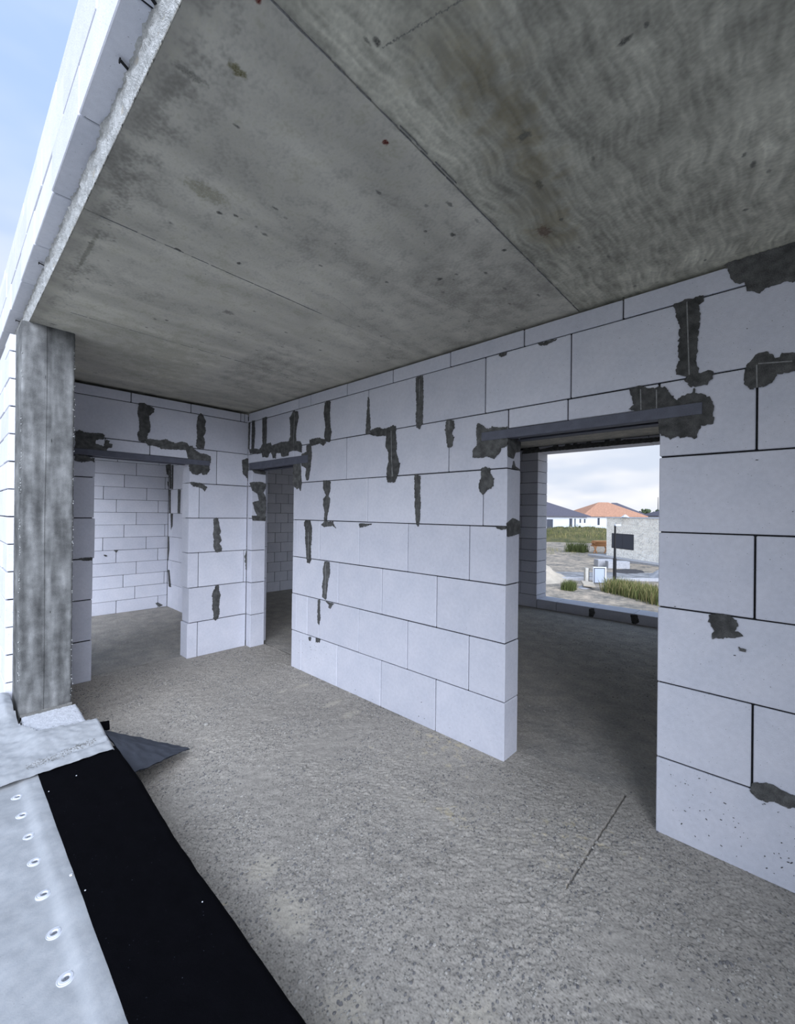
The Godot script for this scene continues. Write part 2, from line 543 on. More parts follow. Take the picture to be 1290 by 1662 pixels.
func make_materials() -> void:
	var pore := height_tex(512, [[0.28, 0.7, 2], [0.05, 0.35, 3]], 71)
	var rough := height_tex(1024, [[0.22, 0.45, 2], [0.07, 0.45, 3], [0.015, 0.3, 3]], 72)
	M.pore = pore
	var aac := grain(1024, 1024, Color8(217, 218, 225), [[0.004, 0.020, 3, 0.004], [0.03, 0.022, 3], [0.3, 0.030, 2]], 73, 500, Color8(120, 120, 120))
	M.blocks = []
	for t in [1.0, 0.975, 0.955, 0.99, 0.965]:
		M.blocks.append(surface(aac, 0.9, Color(t, t, t * 1.003 if t < 0.99 else t), 0.96, pore, 0.12))
	M.bed = surface(grain(256, 256, Color8(40, 40, 42), [[0.1, 0.2, 3]], 74), 2.0, Color.WHITE, 1.0)
	var mort := grain(512, 512, Color8(104, 104, 104), [[0.012, 0.20, 3], [0.12, 0.16, 3]], 75)
	M.mortar = []
	for t in [1.0, 0.88, 0.94]:
		M.mortar.append(surface(mort, 2.5, Color(t, t, t * 0.98), 0.97, rough, 0.5))
	M.seam = surface(grain(256, 256, Color8(140, 140, 138), [[0.1, 0.15, 3]], 76), 2.0)
	M.concrete = surface(grain(512, 512, Color8(178, 174, 164), [[0.006, 0.10, 4, 0.01], [0.03, 0.08, 3], [0.25, 0.07, 2]], 77, 80, Color8(60, 60, 60)), 1.1, Color.WHITE, 0.95, rough, 0.25)
	M.slab_edge = surface(grain(512, 512, Color8(186, 187, 184), [[0.01, 0.08, 4], [0.1, 0.12, 3], [0.3, 0.08, 2]], 78), 1.6, Color.WHITE, 1.0, rough, 0.8)
	M.screed = surface(grain(1024, 1024, Color8(160, 155, 146), [[0.005, 0.08, 4, 0.01], [0.04, 0.10, 3], [0.22, 0.12, 2]], 79), 0.75, Color.WHITE, 1.0, rough, 0.8)
	M.pebble_dark = surface(grain(256, 256, Color8(120, 118, 116), [[0.02, 0.16, 2], [0.2, 0.12, 2]], 70), 3.0, Color.WHITE, 0.95)
	M.scuff = plain(Color8(164, 165, 170), 1.0)
	M.pebble = surface(grain(256, 256, Color8(164, 160, 152), [[0.02, 0.16, 2], [0.2, 0.12, 2]], 80), 3.0, Color.WHITE, 0.95)
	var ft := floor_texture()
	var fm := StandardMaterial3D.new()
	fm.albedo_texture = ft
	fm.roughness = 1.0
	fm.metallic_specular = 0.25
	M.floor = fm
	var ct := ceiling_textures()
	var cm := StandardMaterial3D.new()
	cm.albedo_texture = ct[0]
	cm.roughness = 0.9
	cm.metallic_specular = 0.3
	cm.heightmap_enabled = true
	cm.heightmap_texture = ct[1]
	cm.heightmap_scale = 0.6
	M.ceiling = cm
	var col := StandardMaterial3D.new()
	col.albedo_texture = column_texture()
	col.roughness = 0.95
	col.metallic_specular = 0.25
	M.column = col
	M.steel = surface(grain(256, 256, Color8(98, 100, 110), [[0.02, 0.06, 3], [0.2, 0.05, 2]], 81), 2.0, Color.WHITE, 0.55)
	M.membrane = surface(grain(1024, 1024, Color8(164, 166, 167), [[0.003, 0.04, 3], [0.02, 0.04, 4, 0.006], [0.25, 0.04, 2]], 82, 260, Color8(110, 112, 116)), 1.3, Color.WHITE, 0.62, height_tex(512, [[0.01, 0.6, 3], [0.2, 0.2, 2]], 83), 0.15)
	M.plastic = plain(Color8(196, 199, 204), 0.5)
	M.screw = plain(Color8(120, 122, 126), 0.5, 0.3)
	M.felt = surface(grain(512, 512, Color8(9, 9, 12), [[0.01, 0.10, 3], [0.3, 0.25, 2]], 84, 60, Color8(70, 72, 80)), 2.0, Color.WHITE, 0.9, pore, 0.1)
	M.felt.metallic_specular = 0.12
	M.geotextile = surface(grain(512, 512, Color8(72, 75, 82), [[0.01, 0.08, 3], [0.3, 0.16, 2]], 85), 2.0, Color.WHITE, 0.95, pore, 0.15)
	M.fleece = surface(grain(512, 512, Color8(226, 228, 232), [[0.02, 0.05, 3], [0.25, 0.08, 2]], 86), 2.0, Color.WHITE, 1.0, rough, 1.2)
	M.fillet = surface(grain(256, 256, Color8(128, 127, 122), [[0.03, 0.12, 3], [0.2, 0.12, 2]], 87), 2.0, Color.WHITE, 1.0, rough, 0.8)
	M.black = plain(Color8(26, 26, 28), 0.7)
	# outside
	M.ground = surface(grain(512, 512, Color8(146, 136, 122), [[0.012, 0.22, 4, 0.03], [0.05, 0.20, 4, 0.02], [0.25, 0.12, 2]], 88), 0.11, Color.WHITE, 1.0)
	M.road = surface(grain(512, 512, Color8(136, 135, 134), [[0.01, 0.2, 4], [0.1, 0.14, 3]], 89), 0.25, Color.WHITE, 1.0)
	M.sand = surface(grain(512, 512, Color8(172, 162, 146), [[0.01, 0.08, 4], [0.1, 0.08, 3]], 90), 0.4, Color.WHITE, 1.0)
	M.gravel = surface(grain(512, 512, Color8(160, 160, 162), [[0.03, 0.10, 4], [0.2, 0.10, 3]], 91), 0.5, Color.WHITE, 1.0)
	M.turf = surface(grain(512, 512, Color8(88, 86, 58), [[0.01, 0.2, 4, 0.06], [0.08, 0.3, 3]], 92), 0.12, Color.WHITE, 1.0)
	M.render_white = surface(grain(512, 512, Color8(196, 200, 206), [[0.01, 0.04, 4], [0.1, 0.03, 3]], 93), 0.2, Color.WHITE, 0.95)
	M.roof_grey = surface(grain(512, 512, Color8(88, 86, 94), [[0.02, 0.06, 3], [0.2, 0.06, 2]], 94), 0.3, Color.WHITE, 0.8)
	M.roof_red = surface(grain(512, 512, Color8(172, 130, 106), [[0.02, 0.12, 4], [0.12, 0.2, 3]], 95), 0.2, Color.WHITE, 0.9)
	M.tanwall = surface(grain(512, 512, Color8(240, 234, 222), [[0.02, 0.12, 4, 0.015], [0.08, 0.22, 3]], 96), 0.22, Color.WHITE, 0.95)
	M.pane = plain(Color8(58, 62, 72), 0.2)
	M.board = plain(Color8(160, 168, 180), 0.6)
	M.frame = plain(Color8(52, 52, 58), 0.6)
	M.leaf = []
	for c in [Color8(94, 102, 56), Color8(122, 120, 74), Color8(76, 84, 46), Color8(150, 138, 94)]:
		var g := plain(c, 0.9)
		g.backlight_enabled = true
		g.backlight = c * 0.4
		M.leaf.append(g)
	M.wood = surface(grain(256, 256, Color8(190, 140, 100), [[0.05, 0.15, 3]], 97), 1.0)
	M.treeleaf = surface(grain(256, 256, Color8(70, 82, 58), [[0.05, 0.3, 3]], 98), 0.5)

# ---------------------------------------------------------------- masonry
func pick_block() -> Material:
	return M.blocks[rng.randi_range(0, M.blocks.size() - 1)]

# one course along z (wall across x) or along x (wall across z); bounds are the joints
func course(wall: Node, along_z: bool, lo: float, hi: float, y0: float, y1: float, bounds: Array, gap := 0.0075, rough := 0.0015) -> void:
	for k in bounds.size() - 1:
		var a: float = bounds[k]
		var b: float = bounds[k + 1]
		var dep := rng.randf_range(-rough, rough)
		var dy := rng.randf_range(-0.0008, 0.0008)
		var len := b - a - gap
		var hei := y1 - y0 - gap
		if len < 0.01 or hei < 0.01: continue
		if along_z:
			put("block", box_mesh(Vector3(hi - lo, hei, len), 0.0035), pick_block(), wall, Vector3((lo + hi) * 0.5 + dep, (y0 + y1) * 0.5 + dy, (a + b) * 0.5))
		else:
			put("block", box_mesh(Vector3(len, hei, hi - lo), 0.0035), pick_block(), wall, Vector3((a + b) * 0.5, (y0 + y1) * 0.5 + dy, (lo + hi) * 0.5 + dep))

func joints(a: float, b: float, step: float, first: float) -> Array:
	var out: Array = [a]
	var t := first
	while t > a + 0.05: t -= step
	while t < b - 0.05:
		if t > a + 0.05: out.append(t)
		t += step
	out.append(b)
	return out

func patches(wall: Node, key: String, o: Vector3, u: Vector3, v: Vector3, n: Vector3, high := 0.006, rag := 0.010) -> void:
	var nz := noise(0.05, 101, 4)
	for flat in PATCHES[key]:
		var poly := PackedVector2Array()
		for k in range(0, flat.size(), 2):
			poly.append(Vector2(flat[k], flat[k + 1]) * 0.001)
		var m: Material = M.mortar[rng.randi_range(0, 2)]
		put("mortar_patch", lump(poly, o, u, v, n, high, rag, nz), m, wall)

func build_wall_right() -> void:
	var w := node("wall_right")
	structure(w, "long partition of white aerated concrete blocks with two doorways and grey mortar smears")
	var x0 := XA
	var x1 := XA + TA
	var i := 0.012
	for s in [[-5.062, -4.945, 0.0, 2.2], [-4.04, -1.452, 0.0, HC - 0.03], [-5.062, -4.04, 2.285, HC - 0.03], [-1.5, -0.5, 2.265, HC - 0.03], [-0.554, 3.2, 0.0, HC - 0.03]]:
		span("mortar_bed", Vector3(x0 + i, s[2], s[0] + i), Vector3(x1 - i, s[3], s[1] - i), M.bed, w, 0.001)
	var e := [-0.004, 0.4, 0.8, 1.2, 1.6, 2.0, 2.4, 2.8]
	var left := [[-4.04, -3.851, -3.248, -2.648, -2.048, -1.452], [-4.046, -3.952, -3.748, -3.547, -2.947, -2.345, -1.747, -1.450], [-4.04, -3.434, -3.248, -2.648, -2.048, -1.454], [-4.036, -3.948, -3.739, -3.552, -2.952, -2.352, -1.752, -1.452], [-4.04, -3.441, -2.846, -2.252, -1.642, -1.450]]
	for k in 5:
		course(w, true, x0, x1, e[k], e[k + 1], left[k])
	course(w, true, x0, x1, 2.0, 2.4, [-4.04, -3.772, -3.15, -2.547, -1.948, -1.452])
	var right := [0.046, -0.156, 0.046, -0.152, 0.046, -0.15]
	for k in 6:
		course(w, true, x0, x1, e[k], e[k + 1], joints(-0.554, 3.2, 0.6, right[k]), 0.009 if k % 2 == 1 else 0.007)
	for k in 6:
		course(w, true, x0, x1, e[k], minf(e[k + 1], 2.2), [-5.062, -4.945])
	course(w, true, x0, x1, 2.285, 2.4, [-5.062, -4.62, -4.04])
	course(w, true, x0, x1, 2.266, 2.4, [-1.449, -1.046, -0.644, -0.556])
	course(w, true, x0, x1, 2.4, 2.8, [-5.062, -4.934, -4.667, -4.035, -3.452, -2.851, -2.239, -1.633, -1.029, -0.429, 0.171, 0.771, 1.371, 1.971, 2.571, 3.2])
	course(w, true, x0, x1, 2.8, 2.917, [-5.062, -3.959, -3.742, -3.151, -2.547, -1.943, -1.341, -0.737, -0.137, 0.463, 1.063, 1.663, 2.263, 3.2])
	patches(w, "A", Vector3(x0, 0, 0), Vector3(0, 0, 1), Vector3.UP, Vector3(-1, 0, 0))
	patches(w, "J1", Vector3(0, 0, -1.452), Vector3(1, 0, 0), Vector3.UP, Vector3(0, 0, 1), 0.004, 0.004)
	patches(w, "J2", Vector3(0, 0, -4.945), Vector3(1, 0, 0), Vector3.UP, Vector3(0, 0, 1), 0.004, 0.006)
	for s in SEAMS:
		var a := Vector3(x0 - 0.0065, s[1] * 0.001, s[0] * 0.001)
		var b := Vector3(x0 - 0.0065, s[3] * 0.001, s[2] * 0.001)
		var st := tool()
		var d := b - a
		bevel_box(st, Vector3(0.004, 0.006, d.length()), 0.001, (a + b) * 0.5, Basis.looking_at(-d.normalized(), Vector3(1, 0, 0)) * Basis(Vector3(0, 0, 1), PI / 2))
		put("mortar_ridge", st.commit(), M.seam, w)
	# rubbed pencil strokes on one block of the upper course
	var sc := tool()
	for k in 34:
		var row := k % 4
		var sz := -2.16 + 0.013 * k + rng.randf_range(-0.01, 0.01)
		var sy := 2.445 + 0.030 * row + 0.04 * (sz + 2.2) + rng.randf_range(-0.008, 0.008)
		bevel_box(sc, Vector3(0.0012, rng.randf_range(0.012, 0.028), 0.0022), 0.0003, Vector3(x0 - 0.0004, sy, sz), Basis(Vector3(1, 0, 0), 0.5))
	put("pencil_strokes", sc.commit(), M.scuff, w).set_meta("kind", "stuff")
	# specks of mortar thrown against the lowest blocks
	var st := tool()
	for k in 120:
		var z := rng.randf_range(-0.5, 0.05)
		var y := rng.randf_range(0.03, 0.38)
		if k % 3 == 0:
			z = rng.randf_range(-3.9, -3.4)
			y = rng.randf_range(0.12, 0.36)
		elif k % 7 == 1:
			z = rng.randf_range(-3.2, -1.5)
			y = rng.randf_range(0.02, 0.2)
		elif k % 7 == 2:
			z = rng.randf_range(-0.5, 0.0)
			y = rng.randf_range(0.8, 2.75)
		var r := rng.randf_range(0.0015, 0.0042)
		bevel_box(st, Vector3(0.003, r, r * rng.randf_range(1.0, 3.0)), 0.001, Vector3(x0 - 0.0015, y, z), Basis(Vector3(1, 0, 0), rng.randf_range(-1.0, 1.0)))
	put("mortar_specks", st.commit(), M.mortar[0], w).set_meta("kind", "stuff")

func build_wall_back() -> void:
	var w := node("wall_back")
	structure(w, "cross wall of aerated concrete blocks with a doorway between column and corner")
	var z0 := ZB - TB
	var z1 := ZB
	var i := 0.012
	for s in [[0.64, 1.03, 0.0, 2.2], [1.95, 2.64, 0.0, HC - 0.03], [0.64, 2.64, 2.272, HC - 0.03]]:
		span("mortar_bed", Vector3(s[0] + i, s[2], z0 + i), Vector3(s[1] - i, s[3], z1 - i), M.bed, w, 0.001)
	var e := [-0.004, 0.4, 0.8, 1.2, 1.6, 2.0, 2.4]
	var jl := [1.034, 1.03, 1.032, 1.045, 1.036, 1.04]
	for k in 6:
		course(w, false, z0, z1, e[k], minf(e[k + 1], 2.2), [0.64, jl[k]], 0.010)
	var rr := [[1.925, 2.045, 2.634], [1.94, 2.25, 2.634], [1.922, 2.045, 2.6, 2.634], [1.926, 2.25, 2.634], [1.922, 2.044, 2.634]]
	for k in 5:
		course(w, false, z0, z1, e[k], e[k + 1], rr[k])
	course(w, false, z0, z1, 2.0, 2.4, [1.93, 2.243, 2.634])
	course(w, false, z0, z1, 2.272, 2.4, [0.64, 1.116, 1.52, 1.93])
	course(w, false, z0, z1, 2.4, 2.8, [0.64, 0.85, 1.45, 2.047, 2.634])
	course(w, false, z0, z1, 2.8, 2.904, [0.64, 0.74, 1.337, 1.937, 2.535, 2.586, 2.634])
	patches(w, "B", Vector3(0, 0, ZB), Vector3(1, 0, 0), Vector3.UP, Vector3(0, 0, 1))

func build_far_rooms() -> void:
	# rear outer wall: flat-laid blocks, seen through the two farther doorways
	var w := node("wall_rear")
	structure(w, "rear outer wall of low white blocks seen through the two farther doorways")
	span("mortar_bed", Vector3(0.33, 0, ZR - 0.388), Vector3(7.8, HC, ZR - 0.012), M.bed, w, 0.001)
	var f := [1.97, 2.237, 2.065, 2.253, 1.959, 1.775, 2.066, 2.242, 1.954, 1.774, 2.062, 2.235, 1.96, 2.1]
	for k in 14:
		course(w, false, ZR - 0.4, ZR, 0.206 * k - 0.003, minf(0.206 * (k + 1), HC), joints(0.33, 2.74, 0.622, f[k]), 0.008, 0.003)
	for k in 14:
		course(w, false, ZR - 0.4, ZR, 0.2075 * k - 0.003, minf(0.2075 * (k + 1), HC), joints(2.93, 7.83, 0.31, (5.16 if k % 2 == 1 else 4.99) + rng.randf_range(-0.01, 0.01)), 0.008, 0.003)
	patches(w, "R", Vector3(0, 0, ZR), Vector3(1, 0, 0), Vector3.UP, Vector3(0, 0, 1))
	# partition behind the cross wall
	var d := node("wall_partition")
	structure(d, "partition of blocks between the two rear rooms, seen through the left doorway")
	span("mortar_bed", Vector3(2.752, 0, ZR), Vector3(2.918, HC, ZB - TB - 0.0), M.bed, d, 0.001)
	for k in 7:
		course(d, true, 2.74, 2.93, 0.41 * k - 0.003, minf(0.41 * (k + 1), HC - 0.01), joints(ZR, ZB - 0.02, 0.6, -7.609 if k % 2 == 0 else -7.3), 0.008)
	patches(d, "D", Vector3(2.74, 0, 0), Vector3(0, 0, 1), Vector3.UP, Vector3(-1, 0, 0))
	# partition between the rooms behind the long wall
	var p := node("wall_middle")
	structure(p, "partition of blocks between the rooms behind the long wall")
	span("mortar_bed", Vector3(XA + TA, 0, -4.028), Vector3(XC, HC, -3.872), M.bed, p, 0.001)
	for k in 7:
		course(p, false, -4.04, -3.86, 0.4 * k - 0.003, minf(0.4 * (k + 1), 2.925), joints(XA + TA + 0.002, XC, 0.6, 3.1 + 0.3 * (k % 2)))
	# far outer wall with the big opening
	var c := node("wall_far")
	structure(c, "far outer wall of low blocks with a large unglazed window opening")
	var L: Array = [-0.004]
	for k in 14: L.append(0.02 + 0.2055 * (k + 1))
	var za := -3.475
	var zb := 0.6  # hidden end of the opening, widened to let more light in
	for s in [[-8.5, -7.9, 0.0, HC], [-7.9, -4.6, 0.0, 0.22], [-7.9, -4.6, 2.69, HC], [-4.6, za, 0.0, HC], [za - 0.1, zb + 0.1, 2.835, HC], [zb, 3.2, 0.0, HC], [za - 0.1, zb + 0.1, 0.0, 0.14]]:
		span("mortar_bed", Vector3(XC + 0.012, s[2], s[0] + 0.012), Vector3(XC + 0.388, s[3], s[1] - 0.012), M.bed, c, 0.001)
	for k in 14:
		var y1 := minf(L[k + 1], HC)
		var o := 0.3 * (k % 2)
		course(c, true, XC, XC + 0.4, L[k], y1, joints(-4.6, za, 0.6, za - 0.62 + o), 0.008, 0.003)
		course(c, true, XC, XC + 0.4, L[k], y1, joints(-8.5, -7.9, 0.6, -7.5 + o), 0.008, 0.003)
		if L[k + 1] < 0.3 or L[k] > 2.6:  # unseen second opening, added and enlarged to light the corner room behind
			course(c, true, XC, XC + 0.4, L[k], y1, joints(-7.9, -4.6, 0.6, -6.3 + o), 0.008, 0.003)
		course(c, true, XC, XC + 0.4, L[k], y1, joints(zb, 3.2, 0.6, 0.95 + o), 0.008, 0.003)
	course(c, true, XC, XC + 0.4, -0.004, 0.165, [za, -3.115, -2.507, -1.885, -1.28, -0.66, -0.04, zb], 0.007)
	course(c, true, XC, XC + 0.4, 2.828, HC, [za, -2.9, -2.3, -1.7, -1.1, -0.5, 0.1, zb], 0.007)
	patches(c, "C", Vector3(XC, 0, 0), Vector3(0, 0, 1), Vector3.UP, Vector3(-1, 0, 0))
	patches(c, "CT", Vector3(XC, 0, 0), Vector3(0, 0, 1), Vector3.UP, Vector3(-1, 0, 0), 0.006, 0.008)
	# the walls that close the rooms towards the viewer's right
	var n := node("wall_front")
	structure(n, "block wall closing the rooms outside the picture on the right")
	for k in 7:
		course(n, false, 3.0, 3.2, 0.4 * k - 0.003, minf(0.4 * (k + 1), HC), joints(0.36, XA, 0.6, 0.7 + 0.3 * (k % 2)))
		course(n, false, 3.0, 3.2, 0.4 * k - 0.003, minf(0.4 * (k + 1), HC), joints(XA + TA, XC, 0.6, 3.1 + 0.3 * (k % 2)))
	span("mortar_bed", Vector3(0.37, 0, 3.012), Vector3(XC, HC, 3.188), M.bed, n, 0.001)

func build_wall_left() -> void:
	# outer wall beyond the column; its block ends show left of the column
	var w := node("wall_left")
	structure(w, "outer wall of low white blocks beyond the concrete column, plus an added unseen stretch")
	var L: Array = [0.04]
	for k in 14: L.append(0.2405 + 0.1975 * k)
	L.append(HC)
	for s in [[-8.1, -7.85, 0.0, HC], [-7.85, -5.5, 0.0, 0.24], [-7.85, -5.5, 2.61, HC], [-5.5, -4.11, 0.0, HC], [1.61, 3.0, 0.0, HC]]:
		span("mortar_bed", Vector3(0.334, s[2], s[0] + 0.01), Vector3(0.628, s[3], s[1] - 0.012), M.bed, w, 0.001)
	for k in 15:
		var o := 0.3 * (k % 2)
		course(w, true, 0.322, 0.64, L[k], L[k + 1], joints(-5.5, -4.1, 0.6, -4.42 + o), 0.008, 0.004)
		course(w, true, 0.322, 0.64, L[k], L[k + 1], joints(-8.1, -7.85, 0.6, -7.7 + o), 0.008, 0.004)
		course(w, true, 0.322, 0.64, L[k], L[k + 1], joints(1.6, 3.0, 0.6, 1.9 + o), 0.008, 0.004)  # unseen stretch, added to close the opening and darken the right of the room
		if L[k + 1] < 0.3 or L[k] > 2.55:  # unseen window gap beyond the column, enlarged to brighten the rear room
			course(w, true, 0.322, 0.64, L[k], L[k + 1], joints(-7.85, -5.5, 0.6, -6.5 + o), 0.008, 0.004)
	# low sill under the opening towards the terrace
	var s := node("wall_sill")
	structure(s, "low block sill between terrace and room")
	span("mortar_bed", Vector3(0.372, 0, -3.75), Vector3(0.648, 0.24, 1.59), M.bed, s, 0.001)
	course(s, true, 0.36, 0.66, -0.004, 0.245, joints(-3.755, 1.59, 0.6, -3.2))
	# attic wall on the edge of the roof slab
	var p := node("wall_parapet")
	structure(p, "attic wall of white blocks standing out over the edge of the roof slab")
	span("mortar_bed", Vector3(0.34, 3.11, -8.3), Vector3(0.61, 3.57, 3.3), M.bed, p, 0.001)
	course(p, true, 0.325, 0.625, 3.102, 3.292, joints(-8.5, 3.4, 0.553, -1.905), 0.006, 0.003)
	course(p, true, 0.325, 0.625, 3.292, 3.487, joints(-8.5, 3.4, 0.553, -1.66), 0.006, 0.003)
	course(p, true, 0.328, 0.625, 3.487, 3.585, joints(-8.5, 3.4, 0.553, -1.86), 0.006, 0.003)
	for z in [-1.574, -3.20, -1.315, -4.3]:
		var st := tool()
		bevel_box(st, Vector3(0.034, 0.003, 0.010), 0.001, Vector3(0.384, 3.094, z), Basis(Vector3(0, 1, 0), 0.5))
		bevel_box(st, Vector3(0.004, 0.012, 0.013), 0.001, Vector3(0.368, 3.092, z + 0.008))
		put("wall_tie", st.commit(), M.black, p)

func build_slab() -> void:
	var c := node("ceiling")
	structure(c, "bare cast concrete roof slab with formwork joints, stains and rust spots")
	span("slab", Vector3(0.40, HC + 0.012, -8.5), Vector3(7.95, 3.1, 3.4), M.concrete, c, 0.003)
	# underside of the room: the imprints of five formwork sheets
	var nz := noise(1.3, 111, 3)
	var zs := [[-5.3, -3.40, 0.0], [-3.40, -2.20, -0.0012], [-2.20, -0.97, 0.0], [-0.97, 0.25, 0.003], [0.25, 3.3, 0.0]]
	for s in zs:
		var a: float = s[0]
		var b: float = s[1]
		var off: float = s[2]
		var pos := func(u: float, v: float) -> Vector3:
			var skew := 0.02 * (u - 1.5) if v < 0.2 and v > -5.2 else 0.0
			return Vector3(u, HC + off + 0.0016 * nz.get_noise_2d(u, v * 1.5), v - skew)
		var uvf := func(u: float, v: float) -> Vector2:
			return Vector2((u - CX0) / CXW, (CZ0 - v) / CZW)
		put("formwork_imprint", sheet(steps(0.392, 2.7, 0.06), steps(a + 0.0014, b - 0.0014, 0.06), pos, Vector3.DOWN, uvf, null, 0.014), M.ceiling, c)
	for r in [[2.824, XC + 0.02, -8.1, 3.2], [0.40, 2.76, -8.1, -5.3]]:
		span("soffit", Vector3(r[0], HC, r[2]), Vector3(r[1], HC + 0.014, r[3]), M.concrete, c, 0.001)
	# thin fins of cement left in the joints
	for f in [[-0.970, 0.45, 2.62, 0.0025], [-0.960, 1.0, 1.3, 0.002], [-2.2, 0.45, 1.6, 0.002], [-3.402, 0.55, 2.45, 0.0015]]:
		var st := tool()
		var x: float = f[1]
		while x < f[2]:
			var l := rng.randf_range(0.03, 0.09)
			var hgt: float = f[3] * rng.randf_range(0.5, 1.2)
			bevel_box(st, Vector3(l, hgt + 0.006, 0.0022), 0.001, Vector3(x + l * 0.5, HC - hgt * 0.5 + 0.002, f[0] - 0.02 * (x - 1.5) + rng.randf_range(-0.001, 0.001)))
			x += l + (rng.randf_range(0.0, 0.05) if rng.randf() < 0.5 else 0.0)
		put("cement_fin", st.commit(), M.seam, c)
	# rough cast edge of the slab above the opening
	var ne := noise(14.0, 112, 4)
	var ne2 := noise(45.0, 113, 3)
	var pe := func(u: float, v: float) -> Vector3:
		var q := v * 0.175
		var lipin := 0.016 * smoothstep(0.25, 0.0, v) * (0.6 + 0.6 * ne.get_noise_2d(u * 1.5, 9.0))
		var d := 0.014 * ne.get_noise_2d(u * 0.7, q * 2.0) + 0.010 * ne2.get_noise_2d(u, q)
		return Vector3(0.396 + d + lipin, HC + q + 0.006 * absf(ne2.get_noise_2d(u, 3.0)) * (1.0 - v), u)
	put("slab_edge", sheet(steps(-8.5, 3.4, 0.012), steps(0.0, 1.0, 0.1), pe, Vector3(-1, 0, 0)), M.slab_edge, c)

func build_column() -> void:
	var c := node("concrete_column", self, Vector3(0.5, 0, -3.93))
	structure(c, "grey board-marked concrete column at the end of the opening")
	var nz := noise(9.0, 121, 4)
	var nf := noise(60.0, 122, 3)
	# outline walked round the column; the front is cast against two boards
	var ring := [Vector2(0.36, -4.12), Vector2(0.36, -3.775), Vector2(0.366, -3.76), Vector2(0.484, -3.757), Vector2(0.488, -3.761), Vector2(0.637, -3.763), Vector2(0.646, -3.772), Vector2(0.648, -4.12)]
	var us := PackedFloat32Array()
	var pts: Array = []
	for k in ring.size() - 1:
		var n := maxi(1, roundi(ring[k].distance_to(ring[k + 1]) / 0.012))
		for s in n: pts.append(ring[k].lerp(ring[k + 1], float(s) / n))
	pts.append(ring[ring.size() - 1])
	for k in pts.size(): us.append(k)
	var pos := func(u: float, v: float) -> Vector3:
		var p: Vector2 = pts[int(u)]
		var corner := 1.0 if (p - Vector2(0.362, -3.766)).length() < 0.02 or (p - Vector2(0.642, -3.768)).length() < 0.02 else 0.25
		var d := 0.004 * nf.get_noise_3d(p.x, v, p.y) * corner + 0.002 * nz.get_noise_3d(p.x, v * 0.5, p.y)
		var out := (p - Vector2(0.504, -3.95)).normalized()
		var lean := -0.012 * (v / 2.9 - 0.5)
		return Vector3(p.x + out.x * d + lean - 0.5, v, p.y + out.y * d + 3.93)
	var uvf := func(u: float, v: float) -> Vector2:
		var p: Vector2 = pts[int(u)]
		return Vector2((p.x - 0.36) / 0.288 * 0.98 + 0.01 + (p.y + 3.76) * 1.2, 1.0 - v / 2.95)
	put("shaft", sheet(us, steps(0.0, HC, 0.015), pos, Vector3(0, 0, 1), uvf), M.column, c)
	# pale broken arrises along the front corners
	var cr := tool()
	for k in 300:
		var left_side := k % 3 != 0
		var cy := rng.randf_range(0.35, 2.85)
		if left_side and nz.get_noise_2d(cy * 0.4, 4.0) < -0.1: continue
		var s := rng.randf_range(0.0015, 0.0048)
		var cx := (0.361 if left_side else 0.645) - 0.012 * (cy / 2.9 - 0.5) - 0.5 + rng.randfn(0.0, 0.003)
		bevel_box(cr, Vector3(s, s * 1.6, s), s * 0.3, Vector3(cx, cy, -3.766 + 3.93 + rng.randf_range(-0.002, 0.005)), Basis.from_euler(Vector3(rng.randf(), rng.randf(), rng.randf())))
	put("broken_arris", cr.commit(), M.slab_edge, c).set_meta("kind", "stuff")
	var st := tool()
	bevel_box(st, Vector3(0.27, 2.9, 0.3), 0.01, Vector3(0.504 - 0.5, 1.47, -3.95 + 3.93))
	put("core", st.commit(), M.concrete, c)
	var fp := func(u: float, v: float) -> Vector3:
		var wide := 0.055 * sin(PI * clampf(u * 0.9 + 0.08, 0.0, 1.0)) + 0.006
		return Vector3(lerpf(0.372, 0.652, u) - 0.5, 0.315 - 0.012 * v + 0.003 * nf.get_noise_2d(u * 0.5, v * 0.1), -3.755 + 3.93 + wide * v)
	put("grey_fillet", sheet(steps(0, 1, 0.04), steps(0, 1, 0.25), fp, Vector3.UP, null, null, 0.05), M.fillet, c)  # grey wedge along the foot of the shaft

